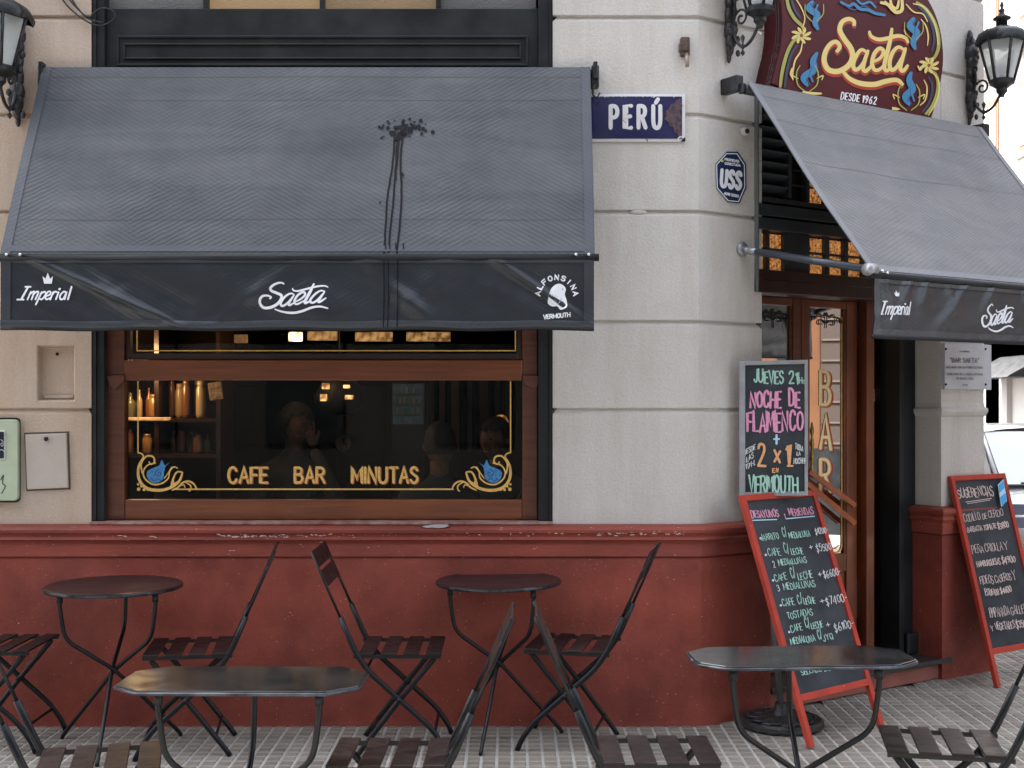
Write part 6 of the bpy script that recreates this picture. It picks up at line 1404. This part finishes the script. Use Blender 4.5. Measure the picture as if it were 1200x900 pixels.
    hr.add(vv, f_); hr.build("hair", M_HAIR, h_, smooth=True)
    # hands: palm, four fingers and a thumb, loosely curled
    for sx in (-1, 1):
        w_ = Vector((.098, -.108, 1.185)) if (arm_up and sx > 0) else Vector((sx * .165, -.27, .755))
        dr = Vector((-.16, .12, 1)).normalized() if (arm_up and sx > 0) else Vector((-sx * .35, -1, 0)).normalized(); sdv = dr.cross(Vector((0, 1, .2))).normalized() if (arm_up and sx > 0) else Vector((1, -sx * .35, 0)).normalized(); dn = dr.cross(sdv)
        V = [w_, w_ + dr * .05, w_ + dr * .085]; E = [(0, 1), (1, 2)]; Rr = [.024, .03, .028]
        for i in range(4):
            b = len(V); o_ = sdv * (i - 1.5) * .019; ln = (.032, .037, .034, .026)[i]
            V += [w_ + dr * .088 + o_, w_ + dr * (.088 + ln) + o_ + dn * .008, w_ + dr * (.088 + ln * 1.7) + o_ + dn * .022]; E += [(2, b), (b, b + 1), (b + 1, b + 2)]; Rr += [.0095, .0085, .007]
        b = len(V); o_ = sdv * -.038 * sx; V += [w_ + dr * .035 + o_ * .8, w_ + dr * .065 + o_ * 1.3, w_ + dr * .085 + o_ * 1.4 + dn * .01]; E += [(1, b), (b, b + 1), (b + 1, b + 2)]; Rr += [.013, .010, .008]
        skin([tuple(q) for q in V], E, Rr, "hand", M_SKIN, 1)
    return T_
def seatpos(px, py, Y, hz=1.315): s = F / (Y + D); return Vector(((px - 600) / s, Y, HC + (HZ - py) / s - hz))
def shirt(nm, c): return mat("shirt_" + nm, c, .8, bump=.3, bscale=80)
def seat_for(p_, lab):
    T_ = thing("bar_chair", lab, "chair", (p_.x, p_.y, 0)); z = p_.z + .40
    MB().box(p_.x - .2, p_.x + .2, p_.y - .2, p_.y + .2, z - .03, z).build("seat", M_DARKWOOD, T_, bevel=.008)
    for a in (-.17, .17):
        for b in (-.17, .17): MB().tube([(p_.x + a, p_.y + b, .02), (p_.x + a, p_.y + b, z - .03)], .015, 6).build("leg", M_DARKWOOD, T_)
pA = seatpos(515, 524, .62); pA.z = max(pA.z, 0.0)
person("person seen from behind with short dark hair, inside the right half of the window", pA, 178, shirt("navy", (.018, .024, .036)), 0)
pB = seatpos(342, 497, 1.25); person("dim woman resting her head on her raised hand, behind the window's left half", pB, 20, shirt("black", (.02, .018, .018)), .02, True, True)
pC = seatpos(585, 515, 1.0); person("man in dark clothes at the right edge of the window below the orange lamp", pC, -35, shirt("charcoal", (.02, .02, .024)), 0)
for p_, l_ in ((pA, "dark wooden seat under the man seen from behind"), (pB, "dark wooden seat under the woman resting her head"), (pC, "dark wooden seat under the man at the right edge")): seat_for(p_, l_)

# ================================================================== SIDE STREET: CAR AND BUILDINGS
M_CARW = mat("white_car_paint", (.52, .54, .56), .25, coat=.8); M_TYRE = mat("tyre_rubber", (.015, .015, .016), .8); M_CG = mat("car_glass", (.40, .45, .50), .08, (.48, .53, .57), 2, coat=1)
def make_car(cx, yf_):
    T_ = thing("parked_car", "white hatchback parked by the kerb of the side street facing the camera", "car", (cx, yf_ + 2, -.13))
    G = -.13
    def sec(y, hw, zb, zs, zt, tw):   # ring of half-section points mirrored
        h = [(hw * .86, zb), (hw * .98, zb + .08), (hw, (zb + zs) / 2), (hw * .985, zs), (hw * .90, zs + (zt - zs) * .6), (tw, zt - .012), (tw * .55, zt), (0, zt + .006)]
        return [(cx + x, yf_ + y, G + z) for x, z in h] + [(cx - x, yf_ + y, G + z) for x, z in h[-2::-1]]
    st_ = [(0, .62, .28, .50, .58, .45), (.06, .74, .22, .56, .66, .55), (.25, .82, .20, .64, .74, .62), (.7, .86, .20, .72, .86, .66), (1.05, .87, .20, .80, .95, .70), (1.5, .87, .20, .86, .97, .72), (2.6, .87, .20, .88, .98, .72), (3.5, .86, .22, .88, .98, .70), (3.85, .80, .26, .84, .92, .62), (3.95, .70, .32, .72, .80, .55)]
    b = MB(); rings = [sec(*s_) for s_ in st_]; n = len(rings[0])
    b.add([p for r_ in rings for p in r_], [(i * n + k, i * n + k + 1, (i + 1) * n + k + 1, (i + 1) * n + k) for i in range(len(rings) - 1) for k in range(n - 1)] + [(i * n + n - 1, i * n, (i + 1) * n, (i + 1) * n + n - 1) for i in range(len(rings) - 1)] + [tuple(range(n))[::-1], tuple((len(rings) - 1) * n + k for k in range(n))])
    bd = b.build("body", M_CARW, T_, smooth=True, subsurf=1)
    def row(y, hw, z): return [(cx - hw, yf_ + y, G + z), (cx + hw, yf_ + y, G + z)]
    r0_, r1_, r2_, r3_ = row(1.0, .72, .93), row(1.72, .60, 1.40), row(3.1, .60, 1.42), row(3.75, .66, .95)
    rf = MB(); N = 8
    def roof(u, v): w__ = .62 - .02 * abs(v - .5); return (cx + (2 * u - 1) * w__, yf_ + 1.68 + 1.46 * v, G + 1.395 + .045 * math.sin(math.pi * u) ** .7 + .025 * math.sin(math.pi * v))
    rf.grid(roof, 10, 8); rf.build("roof_panel", M_CARW, T_, smooth=True)
    ws = MB(); ws.grid(lambda u, v: (cx + (2 * u - 1) * (.70 - .10 * v), yf_ + 1.0 + .70 * v - .06 * math.sin(math.pi * u), G + .94 + .46 * v), 10, 6); ws.build("windscreen", M_CG, T_, smooth=True)
    rw = MB(); rw.grid(lambda u, v: (cx + (2 * u - 1) * (.66 - .06 * v), yf_ + 3.75 - .63 * v + .05 * math.sin(math.pi * u), G + .95 + .46 * v), 8, 4); rw.build("rear_window", M_CG, T_, smooth=True)
    for sx in (-1, 1):
        q_ = MB(); q_.quad((cx + sx * .74, yf_ + 1.1, G + .95), (cx + sx * .74, yf_ + 3.65, G + .95), (cx + sx * .622, yf_ + 3.1, G + 1.39), (cx + sx * .622, yf_ + 1.75, G + 1.39)); q_.build("side_window", M_CG, T_)
        pl_ = MB(); pl_.tube([(cx + sx * .735, yf_ + .98, G + .93), (cx + sx * .625, yf_ + 1.70, G + 1.40), (cx + sx * .625, yf_ + 3.12, G + 1.40), (cx + sx * .68, yf_ + 3.78, G + .94)], .02, 8); pl_.build("pillar", M_CARW, T_, smooth=True)
        mi = MB(); mi.ball((cx + sx * .90, yf_ + 1.15, G + 1.0), .09, 10, 8, (1.1, .6, .75)); mi.build("wing_mirror", M_CARW, T_, smooth=True)
        hl = MB(); hl.ball((cx + sx * .60, yf_ + .16, G + .62), .14, 12, 8, (1.1, .7, .6)); hl.build("headlight", mat("headlight_glass", (.5, .52, .55), .08, coat=1), T_, smooth=True)
        for y in (.72, 3.15):
            wv = MB(lambda a, b_, c: (cx + sx * .74 + c * sx, yf_ + y + a, G + .30 + b_)); wv.lathe([(.17, -.02), (.29, -.01), (.30, .02), (.30, .13), (.28, .15), (.2, .15)], (0, 0, 0), 24); w__ = wv.build("wheel", M_TYRE, T_, smooth=True)
            rv = MB(lambda a, b_, c: (cx + sx * .74 + c * sx, yf_ + y + a, G + .30 + b_)); rv.lathe([(.19, .10), (.19, .155), (.05, .145), (.04, .155), (.001, .155)], (0, 0, 0), 20); rv.build("rim", M_CHROME, w__, smooth=True)
    MB().box(cx - .34, cx + .34, yf_ - .012, yf_ + .06, G + .34, G + .45).build("grille", M_BLK, T_, bevel=.01)
    MB().box(cx - .2, cx + .2, yf_ - .02, yf_ - .005, G + .47, G + .55).build("number_plate", M_WE, T_)
    wp = MB(); wp.tube([(cx - .55, yf_ + .985, G + .965), (cx - .05, yf_ + .95, G + 1.0)], .009, 6); wp.tube([(cx + .1, yf_ + .95, G + .965), (cx + .6, yf_ + .985, G + .99)], .009, 6); wp.tube([(cx - .68, yf_ + .96, G + .945), (cx, yf_ + .91, G + .945), (cx + .68, yf_ + .96, G + .945)], .014, 6); wp.build("wiper", M_BLK, T_)
    return T_
make_car(4.98, 3.85)

# white building on the far side of the side street
XB = 9.5
FB = thing("white_street_building", "bright white building on the far side of the side street with small brown windows", "building", (XB, 20, 0))
M_FW = mat("bright_white_render", (.58, .565, .54), .8, (.50, .485, .46), 1.5, .3, 20); M_BRW = mat("brown_shutter", (.24, .13, .07), .6); M_GR = mat("grey_column_stone", (.42, .40, .40), .7); M_PNK = mat("pale_orange_stucco", (.68, .42, .27), .8)
MB().box(XB, XB + 8, 9.5, 34, 3.0, 14).build("upper_wall", M_FW, FB)
# place slots along y for the ground floor, measured on the facade plane x = XB
def yb(px): return F * XB / (px - 600) - D
def zb(px, py): return HC + (HZ - py) * (yb(px) + D) / F
segs = [(1155, 1164, M_FW), (1164, 1171, M_PNK), (1179.5, 1186, M_GR)]
for a_, b_, m_ in segs: MB().box(XB - .1 if m_ is M_GR else XB, XB + .6, yb(b_), yb(a_), 0, 2.3).build("ground_floor_pier", m_, FB)
MB().box(XB + .8, XB + 1, 9.5, 34, 0, 3).build("dark_shopfront", M_BLK, FB); MB().box(XB, XB + 1.2, 16, 34, 0, 2.999).build("ground_floor_wall", M_FW, FB)
MB().box(XB, XB + 8, 9.5, 34, 2.3, 2.999).build("fascia", M_FW, FB); MB().box(XB - .25, XB, 9.5, 34, 8.05, 8.3).build("cornice", M_FW, FB); MB().box(XB - .12, XB, 9.5, 34, 3.1, 3.22).build("string_course", M_FW, FB)
for z0 in (4.05, 6.2, 8.6):
    for y in range(10, 33, 2):
        w_ = MB().box(XB - .02, XB + .01, y + .2, y + 1.25, z0, z0 + 1.3).build("window", M_BRW, FB); MB().box(XB - .07, XB - .021, y + .1, y + 1.35, z0 - .12, z0 - .02).build("sill", M_FW, w_)
        MB().box(XB - .035, XB - .021, y + .3, y + .68, z0 + .1, z0 + 1.2).build("pane", mat("pale_pane", (.55, .42, .32), .2), w_); MB().box(XB - .035, XB - .021, y + .76, y + 1.15, z0 + .1, z0 + 1.2).build("pane", MATS["pale_pane"], w_)
AW = thing("far_black_awning", "black awning above the dark shopfront across the side street", "awning", (XB - .5, 12, 2))
MB().hexa([(XB - .75, yb(1230), 1.98), (XB, yb(1230), 1.98), (XB, yb(1172), 1.98), (XB - .75, yb(1172), 1.98), (XB - .7, yb(1230), 2.02), (XB, yb(1230), 2.4), (XB, yb(1172), 2.4), (XB - .7, yb(1172), 2.02)]).build("awning_cloth", M_BLK, AW)
# ochre house on the far corner, mirrored in the door panes; pale block across the main street, mirrored in the window
OB = thing("ochre_corner_house", "ochre corner house across the side street", "building", (XB, 3, 0))
MB().box(XB, XB + 8, -3.6, 9.45, 0, 6.4).build("wall", mat("ochre_stucco", (.13, .052, .018), .85, (.10, .038, .013), 2), OB)
MB().box(XB - .02, XB, -3.6, 9.45, -.02, 1.0).build("dark_base", M_BLK, OB)
MB().box(XB - .015, XB, -.46, 1.1, 1.0, 6.3).build("shutter", mat("tan_shutter", (.050, .034, .026), .7), OB)
for k in range(22): MB().box(XB - .03, XB - .0155, -.44, 1.08, 1.05 + k * .24, 1.07 + k * .24).build("shutter_slat", mat("slat_tan", (.11, .08, .06), .7), OB)
MB().box(XB - .012, XB, -.96, -.78, 1.0, 3.6).build("window", M_BLK, OB)
for y in (-2.4, 2.0, 4.2, 6.4):
    for z0 in (1.0, 4.2): MB().box(XB - .03, XB, y, y + 1.1, z0, z0 + 1.9).build("window", M_BLK, OB)
PBk = thing("facing_terrace", "grey terrace across the main street behind the camera", "building", (0, -13, 0))
MB().box(-30, 7.5, -18, -13, -.13, 12.5).build("wall", mat("grey_brown_stucco", (.05, .046, .042), .85, (.018, .017, .016), .5), PBk)
for k in range(14):
    for z0 in (.9, 4.6): MB().box(-22 + k * 2.6, -20.8 + k * 2.6, -12.99, -12.96, z0, z0 + 2.3).build("window", M_BLK, PBk)

# ------------------------------------------------------------------ loose pieces that one can pick apart become objects of their own
def split_islands(o):
    me = o.data; n = len(me.vertices); par = list(range(n))
    def find(a):
        while par[a] != a: par[a] = par[par[a]]; a = par[a]
        return a
    for e in me.edges:
        a, b = find(e.vertices[0]), find(e.vertices[1])
        if a != b: par[a] = b
    groups = {}
    for p in me.polygons: groups.setdefault(find(p.vertices[0]), []).append(p)
    if len(groups) < 2: return
    first = True
    for g_ in groups.values():
        ids = sorted({v for p in g_ for v in p.vertices}); mp = {v: i for i, v in enumerate(ids)}
        m2 = bpy.data.meshes.new(me.name); m2.from_pydata([me.vertices[v].co[:] for v in ids], [], [[mp[v] for v in p.vertices] for p in g_])
        for m_ in me.materials: m2.materials.append(m_)
        for q, p in zip(m2.polygons, g_): q.use_smooth = p.use_smooth
        if first: keep = m2; first = False; continue
        c = o.copy(); c.data = m2; COL.objects.link(c); c.parent = o.parent
    o.data = keep
for o in list(bpy.data.objects):
    if o.type == 'MESH' and o.name.split('.')[0] in {'sign_side', 'painted_leaf', 'bolt', 'hem_band', 'valance_hem', 'wall_bracket', 'plaque_screw', 'arm_knuckle', 'eye', 'wiper', 'black_door_post', 'entrance_door', 'ink_stain_drop'} and not o.children: split_islands(o)
